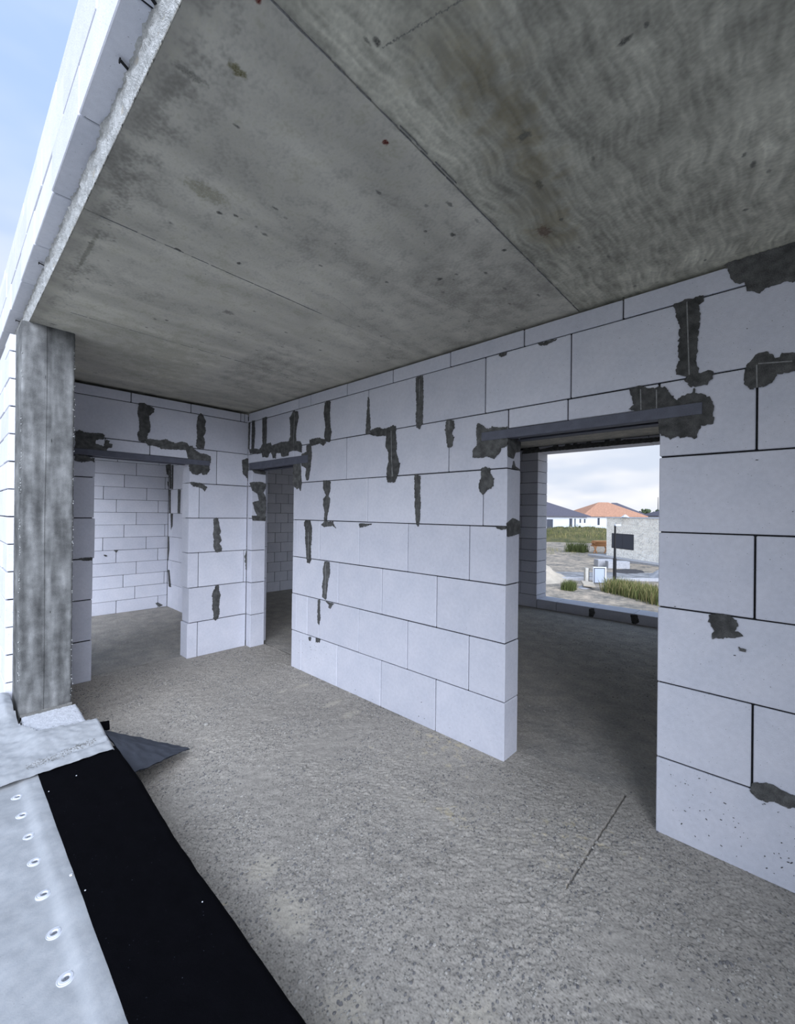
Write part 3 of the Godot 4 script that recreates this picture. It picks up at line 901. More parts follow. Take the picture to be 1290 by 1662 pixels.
func build_floor() -> void:
	var f := node("floor")
	structure(f, "rough grey cement screed strewn with grit")
	span("slab", Vector3(0.37, -0.25, -8.5), Vector3(7.83, -0.012, 3.2), M.screed, f, 0.002)
	var na := noise(48.0, 131, 3)
	var nb := noise(9.0, 132, 3)
	var nc := noise(1.2, 133, 2)
	var relief := func(x: float, z: float) -> float:
		var q := clampf(0.55 + 0.9 * nc.get_noise_2d(x, z), 0.15, 1.0)
		return 0.0078 * q * na.get_noise_2d(x, z) + 0.005 * nb.get_noise_2d(x, z) + 0.004 * nc.get_noise_2d(x, z)
	var pos := func(u: float, v: float) -> Vector3:
		var y: float = relief.call(u, v)
		if absf(v + 0.7555) < 0.0045 and u > 1.95 + 0.02 * na.get_noise_2d(v, u): y -= 0.012
		return Vector3(u, y, v)
	var vs := steps(-5.2, -0.766, 0.010)
	vs.append_array(PackedFloat32Array([-0.7605, -0.759, -0.752, -0.7505]))
	vs.append_array(steps(-0.745, 0.7, 0.009))
	var uvf := func(u: float, v: float) -> Vector2:
		return Vector2((u - FX0) / FXW, (FZ0 - v) / FZW)
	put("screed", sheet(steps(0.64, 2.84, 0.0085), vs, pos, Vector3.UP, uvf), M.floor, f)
	var pos2 := func(u: float, v: float) -> Vector3:
		return Vector3(u, relief.call(u, v), v)
	put("screed", sheet(steps(0.64, 2.84, 0.05), steps(0.7, 3.1, 0.05), pos2, Vector3.UP), M.screed, f)
	put("screed", sheet(steps(2.84, 7.5, 0.022), steps(-4.0, 1.4, 0.022), pos2, Vector3.UP), M.screed, f)
	put("screed", sheet(steps(2.84, 7.5, 0.05), steps(1.4, 3.1, 0.05), pos2, Vector3.UP), M.screed, f)
	put("screed", sheet(steps(0.6, 7.5, 0.03), steps(-8.15, -4.0, 0.03), pos2, Vector3.UP, null, func(u, v): return v < -5.2 or u > 2.84), M.screed, f)
	# loose grit and broken crumbs lying on the screed
	for kind in 3:
		var st := tool()
		var prof := [Vector2(0.001, -0.5), Vector2(0.7, -0.35), Vector2(1.0, 0.05), Vector2(0.6, 0.5), Vector2(0.001, 0.6)] if kind != 1 else [Vector2(0.001, -0.4), Vector2(0.9, -0.3), Vector2(0.8, 0.35), Vector2(0.001, 0.45)]
		lathe(st, prof, 5)
		var mm := MultiMesh.new()
		mm.transform_format = MultiMesh.TRANSFORM_3D
		mm.mesh = st.commit()
		var spots: Array = []
		for k in 42000:
			var x := rng.randf_range(0.66, 2.63)
			var z := rng.randf_range(-5.0, 0.6)
			var dens := 0.35 + 0.9 * nc.get_noise_2d(x * 1.7 + 5.0, z * 1.7) + 0.3 * nb.get_noise_2d(x, z)
			if rng.randf() > dens: continue
			if kind == 2 and (k > 9000 or nb.get_noise_2d(x * 0.5, z * 0.5) < 0.05): continue
			spots.append(Vector3(x, relief.call(x, z), z))
		for k in (2500 if kind < 2 else 0):
			var x := rng.randf_range(2.85, 7.3)
			var z := rng.randf_range(-3.7, 0.5)
			spots.append(Vector3(x, relief.call(x, z), z))
		mm.instance_count = spots.size()
		for k in spots.size():
			var r := 0.0013 + 0.0062 * pow(rng.randf(), 3.2) if kind < 2 else 0.0028 + 0.0068 * pow(rng.randf(), 2.4)
			var b := Basis.from_euler(Vector3(rng.randf_range(-0.5, 0.5), rng.randf() * TAU, rng.randf_range(-0.5, 0.5))).scaled(Vector3(r * rng.randf_range(0.8, 1.6), r * 0.8, r))
			mm.set_instance_transform(k, Transform3D(b, spots[k] + Vector3(0, r * 0.2, 0)))
		var g := MultiMeshInstance3D.new()
		g.name = numbered(f, "grit")
		g.multimesh = mm
		g.material_override = [M.pebble, M.pebble_dark, M.screed][kind]
		g.set_meta("kind", "stuff")
		f.add_child(g, true)
	# the chip of stone near the sill
	var s := tool()
	lathe(s, [Vector2(0.001, 0.0), Vector2(0.019, 0.002), Vector2(0.021, 0.012), Vector2(0.012, 0.019), Vector2(0.001, 0.02)], 7)
	tag(put("stone_chip", s.commit(), M.pebble, self, Vector3(1.44, 0.001, -3.38)), "flat grey stone chip lying alone on the screed near the dark fabric", "stone")

func lintel(called_label: String, lo: Vector3, hi: Vector3, along_z: bool, back: float) -> void:
	# two steel angles, one under each face of the wall
	var o := node("steel_lintel", self, Vector3((lo.x + hi.x) * 0.5, lo.y, (lo.z + hi.z) * 0.5))
	tag(o, called_label, "lintel")
	var leg := 0.06
	var t := 0.006
	for side in 2:
		var st := tool()
		if along_z:
			var len := hi.z - lo.z
			var x := lo.x if side == 0 else back
			var d := 1.0 if side == 0 else -1.0
			bevel_box(st, Vector3(t, hi.y - lo.y, len), 0.0015, Vector3(x - d * 0.0075 - o.position.x, (hi.y - lo.y) * 0.5, 0))
			bevel_box(st, Vector3(leg, t, len), 0.0015, Vector3(x + d * leg * 0.5 - o.position.x, t * 0.5, 0))
		else:
			var len := hi.x - lo.x
			var z := hi.z if side == 0 else back
			var d := -1.0 if side == 0 else 1.0
			bevel_box(st, Vector3(len, hi.y - lo.y, t), 0.0015, Vector3(0, (hi.y - lo.y) * 0.5, z - d * 0.0075 - o.position.z))
			bevel_box(st, Vector3(len, t, leg), 0.0015, Vector3(0, t * 0.5, z + d * leg * 0.5 - o.position.z))
		put("steel_angle", st.commit(), M.steel, o)

# ---------------------------------------------------------------- terrace
func build_terrace() -> void:
	var d := node("terrace_deck")
	structure(d, "roof deck under the white membrane")
	span("deck", Vector3(-5.0, -1.75, -8.5), Vector3(0.33, 0.236, 5.0), M.concrete, d, 0.01)
	var nz := noise(2.2, 141, 3)
	var nf := noise(9.0, 142, 2)
	var washers := [-1.425, -1.63, -1.83, -2.04, -2.26, -2.455, -2.645, -2.84]
	# white membrane screwed down along the sill
	var us := PackedFloat32Array([-4.9, -3.5, -2.4, -1.6, -1.0, -0.6, -0.3, -0.12])
	us.append_array(steps(-0.04, 0.372, 0.0125))
	var vs := steps(-3.05, 0.4, 0.03)
	vs.append_array(steps(0.6, 4.6, 0.5))
	var pos := func(u: float, v: float) -> Vector3:
		var y := 0.246 + 0.007 * nz.get_noise_2d(u, v) + 0.0025 * nf.get_noise_2d(u, v)
		y += 0.013 * smoothstep(0.285, 0.325, u)
		for w in washers:
			y -= 0.004 * exp(-(pow((v - w) / 0.05, 2.0) + pow((u - 0.278) / 0.04, 2.0)))
		if u > 0.36: y -= 0.002
		return Vector3(u, y, v)
	var m := put("roof_membrane", sheet(us, vs, pos, Vector3.UP, null, null, 0.003), M.membrane)
	tag(m, "pale grey roofing membrane screwed down in a row along the sill", "membrane")
	var names := ["nearest", "second nearest", "third nearest", "fourth nearest", "fourth farthest", "third farthest", "second farthest", "farthest"]
	for k in washers.size():
		var y: float = pos.call(0.279, washers[k]).y
		var o := node("fixing_washer", self, Vector3(0.279, y, washers[k]), rng.randf() * TAU)
		o.rotation.z = 0.05
		tag(o, "round white plastic washer on the membrane, %s of the row" % names[k], "washer", "washers along the roofing membrane")
		var st := tool()
		lathe(st, [Vector2(0.026, -0.003), Vector2(0.026, 0.0012), Vector2(0.0225, 0.0034), Vector2(0.020, 0.0024), Vector2(0.018, 0.0046), Vector2(0.012, 0.005), Vector2(0.0085, 0.0012), Vector2(0.0085, -0.002)], 28)
		put("plate", st.commit(), M.plastic, o)
		var sc := tool()
		lathe(sc, [Vector2(0.0085, -0.002), Vector2(0.0082, 0.0010), Vector2(0.005, 0.0022), Vector2(0.0022, 0.0022), Vector2(0.0018, 0.0005), Vector2(0.0005, 0.0005)], 14)
		put("screw", sc.commit(), M.screw, o)
	# black strip laid over the sill and down its inner side
	var nb := noise(5.0, 143, 3)
	var ub := steps(0.0, 1.0, 0.02)
	var pb := func(u: float, v: float) -> Vector3:
		var over := 0.712 + 0.003 * nb.get_noise_2d(v * 0.6, 2.0) + 0.026 * smoothstep(-1.9, -2.7, v)
		var flat := over - 0.372
		var s := u * (flat + 0.24)
		var y := SILL + 0.004 * nb.get_noise_2d(u * 0.8, v)
		y -= 0.010 * exp(-pow((v + 1.66 + (s - 0.28) * 0.9) / 0.035, 2.0)) * smoothstep(0.18, 0.30, s) * (1.0 if s < flat else 0.3)
		if s < flat - 0.02: return Vector3(0.372 + s, y, v)
		var t := s - (flat - 0.02)
		var a := minf(t / 0.03, PI * 0.5)
		var rest := maxf(0.0, t - 0.03 * PI * 0.5)
		return Vector3(over - 0.02 + 0.03 * sin(a), y - 0.03 * (1.0 - cos(a)) - rest, v)
	tag(put("black_underlay", sheet(ub, steps(-3.0, 1.58, 0.02), pb, Vector3.UP, null, null, 0.006), M.felt), "black underlay strip laid over the low sill beside the membrane", "underlay")
	# the loose end of the membrane thrown over the far end of the strip
	var nw := noise(6.0, 144, 3)
	var ux := steps(-0.5, 1.06, 0.0125)
	var pf := func(u: float, v: float) -> Vector3:
		# u: 0..1 across x (beyond 0.93 it falls over the inner edge), v: 0 front .. 1 back
		var x := 0.02 + 0.74 * u
		var z := -2.945 - 1.13 * v + 0.004 * nw.get_noise_2d(u * 0.5, 3.0)
		var y := 0.273 + 0.012 * smoothstep(0.0, 0.09, v) + 0.006 * nw.get_noise_2d(x * 2.0, z * 2.0)
		y += 0.034 * smoothstep(0.10, 0.34, v) * smoothstep(0.30, 0.42, x) 
		y -= 0.005 * exp(-pow((v - 0.085 - 0.05 * (x - 0.45)) / 0.014, 2.0)) * smoothstep(0.15, 0.3, x)
		y += 0.004 * exp(-pow((v - 0.115 - 0.05 * (x - 0.45)) / 0.02, 2.0)) * smoothstep(0.35, 0.5, x)
		y += 0.055 * smoothstep(0.35, 0.75, v) * smoothstep(0.40, 0.30, x)
		y += 0.05 * smoothstep(0.65, 0.8, v) * smoothstep(0.22, 0.31, x)
		if x > 0.715:
			var t := x - 0.715
			y -= t * 1.6 + t * t * 8.0
			x = 0.715 + t * 0.7
		return Vector3(x, y, z)
	var keep := func(u: float, v: float) -> bool:
		var x := 0.02 + 0.74 * u
		var lim := 0.352 + 0.07 * smoothstep(0.62, 0.40, v)
		if v > 0.72: lim = 0.345
		return v < 0.405 - 0.05 * smoothstep(0.4, 0.7, x) or x < lim
	var fl := put("membrane_flap", sheet(ux, steps(0.0, 1.0, 0.0125), pf, Vector3.UP, null, keep, 0.003), M.membrane)
	var dirt := tool()
	for k in 520:
		var du := rng.randf_range(0.42, 0.86)
		var dv := 0.088 + 0.05 * (0.02 + 0.74 * du - 0.45) + rng.randfn(0.0, 0.014) + 0.03 * smoothstep(0.6, 0.8, du)
		var dp: Vector3 = pf.call(du, dv)
		var dr := rng.randf_range(0.0009, 0.0032)
		bevel_box(dirt, Vector3(dr * 1.6, dr * 0.7, dr), dr * 0.3, dp + Vector3(0, dr * 0.2, 0), Basis(Vector3.UP, rng.randf() * 3.0))
	put("dirt", dirt.commit(), M.fillet, fl).set_meta("kind", "stuff")
	tag(fl, "crumpled loose end of grey membrane thrown over the black strip before the column", "membrane")
	# white fleece pad between membrane and column
	var nl := noise(30.0, 145, 3)
	var pl := func(u: float, v: float) -> Vector3:
		var x := lerpf(0.375, 0.672, u) + 0.004 * nl.get_noise_2d(v, 7.0)
		var z := lerpf(-3.37, -3.70, v) - 0.02 * u * (1.0 - v)
		return Vector3(x, 0.302 + 0.012 * v + 0.004 * nl.get_noise_2d(u, v) - 0.02 * smoothstep(0.96, 1.0, u), z)
	tag(put("insulation_pad", sheet(steps(0, 1, 0.03), steps(0, 1, 0.04), pl, Vector3.UP, null, null, 0.05), M.fleece), "white fluffy insulation pad lying at the foot of the concrete column", "insulation")
	# stiff dark sheet sticking out over the floor
	var A := Vector3(0.722, 0.25, -3.335)
	var B := Vector3(0.752, 0.215, -2.735)
	var T := Vector3(1.185, 0.055, -3.035)
	var pc := func(u: float, v: float) -> Vector3:
		var p := A.lerp(B, v).lerp(T, u)
		p.y += 0.035 * sin(PI * v) * (1.0 - u) + 0.008 * nw.get_noise_2d(u, v)
		p.y -= 0.02 * v * v * (1.0 - u)
		return p
	tag(put("geotextile_sheet", sheet(steps(0, 0.985, 0.03), steps(0, 1, 0.05), pc, Vector3.UP, null, null, 0.008), M.geotextile), "stiff dark grey fabric sheet jutting to a point over the floor", "fabric")
	var q := tool()
	var qa := [Vector3(0.69, 0.247, -3.47), Vector3(0.80, 0.250, -3.41), Vector3(0.775, 0.247, -3.29), Vector3(0.69, 0.245, -3.30)]
	face(q, qa, Vector3.UP)
	var qb: Array = []
	for p in qa: qb.append(p - Vector3(0, 0.008, 0))
	face(q, qb, Vector3.DOWN)
	for k in 4:
		var mid: Vector3 = (qa[k] + qa[(k + 1) % 4]) * 0.5 - Vector3(0.74, 0.247, -3.37)
		face(q, [qa[k], qa[(k + 1) % 4], qb[(k + 1) % 4], qb[k]], Vector3(mid.x, 0, mid.z).normalized())
	tag(put("black_scrap", q.commit(), M.felt), "small black corner of underlay showing behind the dark fabric sheet", "underlay")
	# crumbs of plaster
	var crumbs := [[0.362, -2.05, 0.007, "largest white plaster crumb, on the edge of the membrane"], [0.384, -1.93, 0.003, "tiny white crumb on the black strip next to the membrane edge"], [0.51, -1.92, 0.0018, "tiny white crumb in the middle of the black strip"], [0.665, -1.57, 0.003, "small pale crumb near the inner edge of the black strip"], [0.51, -2.80, 0.0035, "pale crumb at the far end of the black strip"], [0.387, -2.74, 0.0028, "tiny pale crumb at the far corner of strip and membrane"]]
	for cr in crumbs:
		var st := tool()
		var r: float = cr[2]
		lathe(st, [Vector2(0.0001, -r * 0.3), Vector2(r, -r * 0.2), Vector2(r * 0.8, r * 0.4), Vector2(0.0001, r * 0.6)], 5)
		tag(put("plaster_crumb", st.commit(), M.fleece, self, Vector3(cr[0], SILL + r * 0.25, cr[1])), cr[3], "crumb", "plaster crumbs on the sill")

# ---------------------------------------------------------------- outside, beyond the far window
const G := -1.75
const LOOK := -0.8172

func out(lx: float, d: float, y := G) -> Vector3:
	return Basis(Vector3.UP, LOOK) * Vector3(lx, y, -d)

func opening(parent: Node, x0: float, x1: float, y0: float, y1: float, z: float, mullion := 0.0) -> void:
	var w := span("window", Vector3(x0, y0, z - 0.06), Vector3(x1, y1, z + 0.02), M.frame, parent, 0.01)
	var f := minf(0.06, (x1 - x0) * 0.16)
	var cx := (x0 + x1) * 0.5
	var cy := (y0 + y1) * 0.5
	if mullion > 0.0:
		span("pane", Vector3(x0 + f - cx, y0 + f - cy, 0.03), Vector3(mullion - f * 0.5 - cx, y1 - f - cy, 0.045), M.pane, w, 0.002)
		span("pane", Vector3(mullion + f * 0.5 - cx, y0 + f - cy, 0.03), Vector3(x1 - f - cx, y1 - f - cy, 0.045), M.pane, w, 0.002)
	else:
		span("pane", Vector3(x0 + f - cx, y0 + f - cy, 0.03), Vector3(x1 - f - cx, y1 - f - cy, 0.045), M.pane, w, 0.002)

func hip_roof(x0: float, x1: float, z0: float, z1: float, y0: float, yr: float, ra: Vector3, rb: Vector3) -> ArrayMesh:
	# eaves box x0..x1, z0..z1 at y0; ridge from ra to rb
	var st := tool()
	var a := Vector3(x0, y0, z0)
	var b := Vector3(x1, y0, z0)
	var c := Vector3(x1, y0, z1)
	var d := Vector3(x0, y0, z1)
	for q in [[d, c, rb, ra], [b, a, ra, rb], [a, d, ra], [c, b, rb]]:
		var n: Vector3 = (q[1] - q[0]).cross(q[2] - q[0]).normalized()
		if n.y < 0: n = -n
		face(st, q, n)
	var l := Vector3(0, -0.18, 0)
	for e in [[a, b, Vector3(0, 0, -1)], [b, c, Vector3(1, 0, 0)], [c, d, Vector3(0, 0, 1)], [d, a, Vector3(-1, 0, 0)]]:
		face(st, [e[0], e[1], e[1] + l, e[0] + l], e[2])
	face(st, [a + l, b + l, c + l, d + l], Vector3.DOWN)
	return st.commit()

func house(label: String, at: Vector3, body: Array, roof_m: Material, ridge: Array, over := 0.5) -> Node3D:
	var o := node("house", self, at, LOOK)
	tag(o, label, "house")
	span("wall", Vector3(body[0], -0.3, body[2]), Vector3(body[1], body[4], body[3]), M.render_white, o, 0.02)
	put("roof", hip_roof(body[0] - over, body[1] + over, body[2] - over, body[3] + over, body[4] + 0.15, ridge[2], Vector3(ridge[0], ridge[2], ridge[3]), Vector3(ridge[1], ridge[2], ridge[3])), roof_m, o)
	return o

func blades(count: int, spread: Callable, tall: float, seed_: int) -> ArrayMesh:
	var r := RandomNumberGenerator.new()
	r.seed = seed_
	var st := tool()
	for k in count:
		var b: Vector3 = spread.call(r)
		var h := tall * r.randf_range(0.4, 1.0)
		var a := r.randf() * TAU
		var side := Vector3(cos(a), 0, sin(a)) * h * 0.022
		var lean := Vector3(r.randf_range(-0.35, 0.35), 0, r.randf_range(-0.35, 0.35)) * h
		var m := b + lean * 0.4 + Vector3(0, h * 0.6, 0)
		var t := b + lean + Vector3(0, h, 0)
		var n := side.cross(Vector3.UP).normalized()
		face(st, [b - side, b + side, m + side * 0.7, m - side * 0.7], n)
		face(st, [m - side * 0.7, m + side * 0.7, t], n)
	return st.commit()

func mound(called: String, label: String, category: String, at: Vector3, rx: float, rz: float, h: float, m: Material, seed_: int, turn := 0.0) -> MeshInstance3D:
	var nz := noise(0.9, seed_, 4)
	var pos := func(u: float, v: float) -> Vector3:
		var q := clampf(1.0 - u, 0.0, 1.0)
		var wob := 1.0 + 0.22 * nz.get_noise_2d(cos(v) * 1.5, sin(v) * 1.5)
		return Vector3(cos(v) * u * rx * wob, h * q * q * (3.0 - 2.0 * q) * (1.0 + 0.35 * nz.get_noise_2d(cos(v) * u * rx, sin(v) * u * rz)) - 0.03, sin(v) * u * rz * wob)
	var o := put(called, sheet(steps(0.0, 1.0, 0.04), steps(0.0, TAU, 0.13), pos, Vector3.UP), m, self, at)
	o.rotation.y = turn
	tag(o, label, category)
	return o

func tree(label: String, at: Vector3, w: float, h: float, seed_: int) -> void:
	var o := node("tree", self, at)
	tag(o, label, "tree", "trees on the horizon")
	var r := RandomNumberGenerator.new()
	r.seed = seed_
	var st := tool()
	lathe(st, [Vector2(0.2, 0), Vector2(0.12, h * 0.6)], 6)
	put("trunk", st.commit(), M.wood, o)
	var cr := tool()
	for k in 26:
		var c := Vector3(r.randf_range(-0.5, 0.5) * w, h * r.randf_range(0.45, 0.9), r.randf_range(-0.5, 0.5) * w)
		var s := w * r.randf_range(0.12, 0.24)
		lathe(cr, [Vector2(0.01, -s), Vector2(s * 0.8, -s * 0.5), Vector2(s, 0.1 * s), Vector2(s * 0.7, s * 0.6), Vector2(0.01, s)], 7, c)
	put("crown", cr.commit(), M.treeleaf, o)

func build_outside() -> void:
	var g := node("ground")
	structure(g, "bare building land with dusty soil beyond the window")
	var ng := noise(0.25, 151, 3)
	var pg := func(u: float, v: float) -> Vector3:
		var away := smoothstep(9.0, 14.0, u)
		return Vector3(u, G + 0.10 * ng.get_noise_2d(u, v) * away, v)
	put("soil", sheet(steps(8.2, 70.0, 0.8), steps(-50.0, 20.0, 0.8), pg, Vector3.UP), M.ground, g)
	span("soil", Vector3(-300, G - 1.2, -300), Vector3(300, G - 0.2, 300), M.ground, g, 0.01)
	span("plinth", Vector3(0.4, G - 0.3, -8.4), Vector3(7.8, -0.26, 3.1), M.concrete, g, 0.01)
	var rd := node("road", self, out(13.0, 24.4, G + 0.02), LOOK)
	structure(rd, "grey dusty road crossing the building land")
	span("paving", Vector3(-24, -0.1, -1.5), Vector3(24, 0.03, 1.3), M.road, rd, 0.02)
	span("kerb", Vector3(-24, -0.1, 1.3), Vector3(24, 0.12, 1.45), M.gravel, rd, 0.02)

	var wh := house("white rendered house with a grey hipped roof, left in the window", out(31.0, 84.0), [-9.0, 4.4, -4.0, 4.0, 3.3], M.roof_grey, [-9.0, -1.7, 6.1, 0.0])
	span("wing", Vector3(-9.0, -0.3, 4.0), Vector3(-2.9, 3.3, 8.0), M.render_white, wh, 0.02)
	put("wing_roof", hip_roof(-9.5, -2.4, -1.0, 8.5, 3.47, 5.3, Vector3(-6.0, 5.3, -1.0), Vector3(-5.8, 5.3, 4.6)), M.roof_grey, wh)
	opening(wh, -4.5, -3.4, 0.5, 2.8, 8.0)
	opening(wh, 1.1, 1.65, 1.4, 2.96, 4.0)
	opening(wh, 2.05, 2.28, 1.4, 2.96, 4.0)
	opening(wh, 3.0, 3.28, 2.15, 2.9, 4.0)
	opening(wh, 3.83, 4.11, 2.15, 2.9, 4.0)
	var rh := house("house with an orange tiled hipped roof behind the pale block house", out(44.3, 94.0), [-6.0, 6.4, -6.0, 6.0, 3.4], M.roof_red, [-0.2, 1.9, 6.5, 0.0])
	opening(rh, -3.2, -2.76, 1.62, 3.1, 6.0)
	house("distant house with a dark grey hipped roof behind the orange one", out(60.0, 118.0), [-6.0, 5.5, -5.0, 5.0, 3.7], M.roof_grey, [-1.0, 0.4, 7.2, 0.0])
	house("far house with a low slate-blue roof at the right edge of the window", out(65.5, 106.0), [-3.2, 8.0, -4.0, 4.0, 3.6], M.roof_grey, [0.5, 4.0, 5.3, 0.0])
	# unplastered pale block house
	var L := out(17.57, 36.0)
	var R := out(18.57, 30.5)
	var wd := (R - L).normalized()
	var th := node("block_house", self, L, atan2(-wd.z, wd.x))
	tag(th, "unplastered flat-roofed house of pale mottled blocks with a dark window", "house")
	span("wall", Vector3(0, 0.1, -8.0), Vector3(12.0, 3.33, 0.0), M.tanwall, th, 0.02)
	span("coping", Vector3(-0.05, 3.30, -8.05), Vector3(12.05, 3.38, 0.05), M.render_white, th, 0.02)
	span("plinth", Vector3(-1.2, -0.1, -8.0), Vector3(12.3, 0.17, 0.9), M.gravel, th, 0.02)
	opening(th, 0.69, 3.2, 0.85, 2.06, 0.0, 1.98)
	tag(mound("white_tarpaulin", "white bundle lying on the top edge of the block house", "tarpaulin", L + wd * 2.2 + Vector3(0, 3.42, 0), 0.5, 0.3, 0.2, M.render_white, 160), "white bundle lying on the top edge of the block house", "tarpaulin")
	# street furniture and rubble near the road
	var lp := node("street_lamp", self, Vector3(23.87, G, -6.95), LOOK)
	tag(lp, "dark lamp post with a small white lamp head in front of the block house", "lamp")
	var st := tool()
	lathe(st, [Vector2(0.085, 0), Vector2(0.085, 1.25), Vector2(0.06, 1.28), Vector2(0.045, 2.95), Vector2(0.001, 2.96)], 10)
	put("post", st.commit(), M.black, lp)
	span("lamp_head", Vector3(-0.02, 2.92, -0.09), Vector3(0.27, 3.03, 0.09), M.plastic, lp, 0.03)
	var bd := node("notice_board", self, Vector3(23.1, G, -7.42), LOOK)
	tag(bd, "blank white site board with dark edging beside the road", "board")
	span("panel", Vector3(-0.36, 0.02, -0.03), Vector3(0.32, 0.84, 0.03), M.plastic, bd, 0.01)
	span("frame", Vector3(-0.33, 0.02, 0.02), Vector3(0.24, 0.79, 0.035), M.frame, bd, 0.004)
	span("sheet", Vector3(-0.29, 0.04, 0.03), Vector3(0.20, 0.75, 0.042), M.board, bd, 0.002)
	var po := node("concrete_post", self, Vector3(22.0, G, -7.68), LOOK)
	tag(po, "short square concrete post beside the site board", "post")
	span("shaft", Vector3(-0.12, -0.05, -0.1), Vector3(0.04, 0.86, 0.1), M.concrete, po, 0.01)
	span("rod", Vector3(0.075, -0.05, -0.02), Vector3(0.105, 0.80, 0.02), M.black, po, 0.004)
	span("bracket", Vector3(0.03, 0.32, -0.02), Vector3(0.09, 0.36, 0.02), M.black, po, 0.004)
	var ss := put("stone_slab", box_mesh(Vector3(0.75, 0.09, 0.55), 0.02), M.sand, self, Vector3(20.95, G + 0.22, -7.25))
	ss.rotation = Vector3(0.10, 0.5, 0.12)
	tag(ss, "broken beige slab lying tilted on rubble before the post", "slab")
	mound("rubble_heap", "small heap of rubble under the beige slab", "rubble", Vector3(20.9, G, -7.4), 0.55, 0.45, 0.22, M.gravel, 161)
	mound("sand_heap", "low heap of pale sand at the left of the window", "sand", Vector3(21.9, G, -10.2), 2.3, 1.8, 0.8, M.sand, 162)
	mound("gravel_heap", "flat heap of light gravel beside the block house", "gravel", Vector3(27.9, G, -5.5), 2.1, 1.1, 0.5, M.gravel, 163, 0.3)
	var pit := tool()
	lathe(pit, [Vector2(0.001, 0.05), Vector2(1.0, 0.04), Vector2(1.2, -0.05)], 9)
	var pt := put("earth_patch", pit.commit(), M.turf, self, Vector3(29.2, G + 0.02, -7.7))
	pt.material_override = surface(grain(128, 128, Color8(74, 72, 72), [[0.1, 0.2, 3]], 99), 0.5)
	pt.scale = Vector3(1.4, 1, 0.75)
	tag(pt, "dark patch of dug earth between road and block house", "earth")
	for k in 2:
		var cb := put("concrete_block", box_mesh(Vector3([1.15, 1.35][k], 0.5, 0.6), 0.03), M.gravel, self, [Vector3(31.15, G + 0.24, -9.75), Vector3(30.6, G + 0.24, -8.75)][k])
		cb.rotation.y = LOOK + [0.05, -0.15][k]
		tag(cb, ["large pale concrete block left of another before the block house", "large pale concrete block right of another, behind the lamp post"][k], "concrete block", "concrete blocks by the road")
	var tr := node("timber_stack", self, out(19.0, 40.0), LOOK)
	tag(tr, "trestle and stack of orange planks at the corner of the block house", "timber")
	for k in 6:
		var pl := span("plank", Vector3(-0.75 + 0.05 * (k % 3), 0.62 + 0.09 * k, -0.4), Vector3(0.8 - 0.06 * (k % 2), 0.69 + 0.09 * k, 0.1 + 0.05 * k), M.wood, tr, 0.01)
		pl.rotation.y = 0.05 * (k - 3)
	for s in [-0.5, 0.5]:
		for t in [-0.35, 0.35]:
			var lg := put("leg", box_mesh(Vector3(0.09, 0.8, 0.09), 0.01), M.wood, tr, Vector3(s, 0.35, 0.0))
			lg.rotation.z = t
	# vegetation
	var far := mound("grassy_bank", "overgrown grassy bank in front of the white house", "bank", out(26.5, 62.0), 17.0, 7.0, 1.75, M.turf, 164, LOOK)
	far.set_meta("category", "bank")
	var bankp := func(r: RandomNumberGenerator) -> Vector3:
		var a := r.randf() * TAU
		var q := sqrt(r.randf()) * 0.85
		return out(26.5 + cos(a) * q * 14.0, 62.0 - sin(a) * q * 6.0, G + 1.5 * pow(1.0 - q, 1.3))
	for k in 3:
		var bl := func(r: RandomNumberGenerator) -> Vector3: return Basis(Vector3.UP, -LOOK) * (bankp.call(r) - far.position)
		put("weeds", blades(1500, bl, 1.1, 171 + 7 * k), M.leaf[[0, 2, 3][k]], far).set_meta("kind", "stuff")
	var gp := func(r: RandomNumberGenerator) -> Vector3:
		var t := r.randf()
		return Vector3(lerpf(21.2, 19.4, t) + r.randf_range(-0.75, 0.6), G, lerpf(-6.2, -3.4, t) + r.randf_range(-0.5, 0.5))
	var big := node("grass_clump", self, Vector3(20.4, G, -5.2))
	tag(big, "long clump of green and straw-coloured grass below the lamp post", "grass", "", "stuff")
	var gl := func(r: RandomNumberGenerator) -> Vector3: return gp.call(r) - Vector3(20.4, G, -5.2)
	for k in 4: put("blades", blades(1100, gl, 0.72, 172 + k), M.leaf[k], big)
	var sp := func(r: RandomNumberGenerator) -> Vector3: return Vector3(r.randf_range(-0.25, 0.25), 0, r.randf_range(-0.3, 0.3))
	var small := node("grass_clump", self, Vector3(19.9, G, -7.75))
	tag(small, "small tuft of grass between sand heap and beige slab", "grass", "", "stuff")
	for k in 2: put("blades", blades(260, sp, 0.55, 180 + k), M.leaf[k * 2], small)
	var sw := func(r: RandomNumberGenerator) -> Vector3: return Vector3(r.randf_range(-0.9, 0.9), 0, r.randf_range(-0.9, 0.9))
	var fg := node("field_grass", self, out(18.0, 46.0), LOOK)
	var fn := noise(0.35, 9, 2)
	tag(fg, "sparse dry grass on the field between road and grassy bank", "grass", "", "stuff")
	var fp := func(r: RandomNumberGenerator) -> Vector3:
		var p := Vector3(r.randf_range(-8.0, -2.0), 0, r.randf_range(-7.0, 9.0))
		return p if fn.get_noise_2d(p.x, p.z) > -0.05 else Vector3(p.x * 0.6 - 1.4, 0, -6.0 + p.z * 0.1)
	for k in 3: put("blades", blades(700, fp, 0.42, 211 + k), M.leaf[[1, 2, 3][k]], fg)
	var sh := node("shrub", self, out(17.1, 40.8))
	tag(sh, "dark green weeds at the foot of the plank stack", "weeds", "", "stuff")
	put("blades", blades(500, sw, 1.2, 185), M.leaf[2], sh)
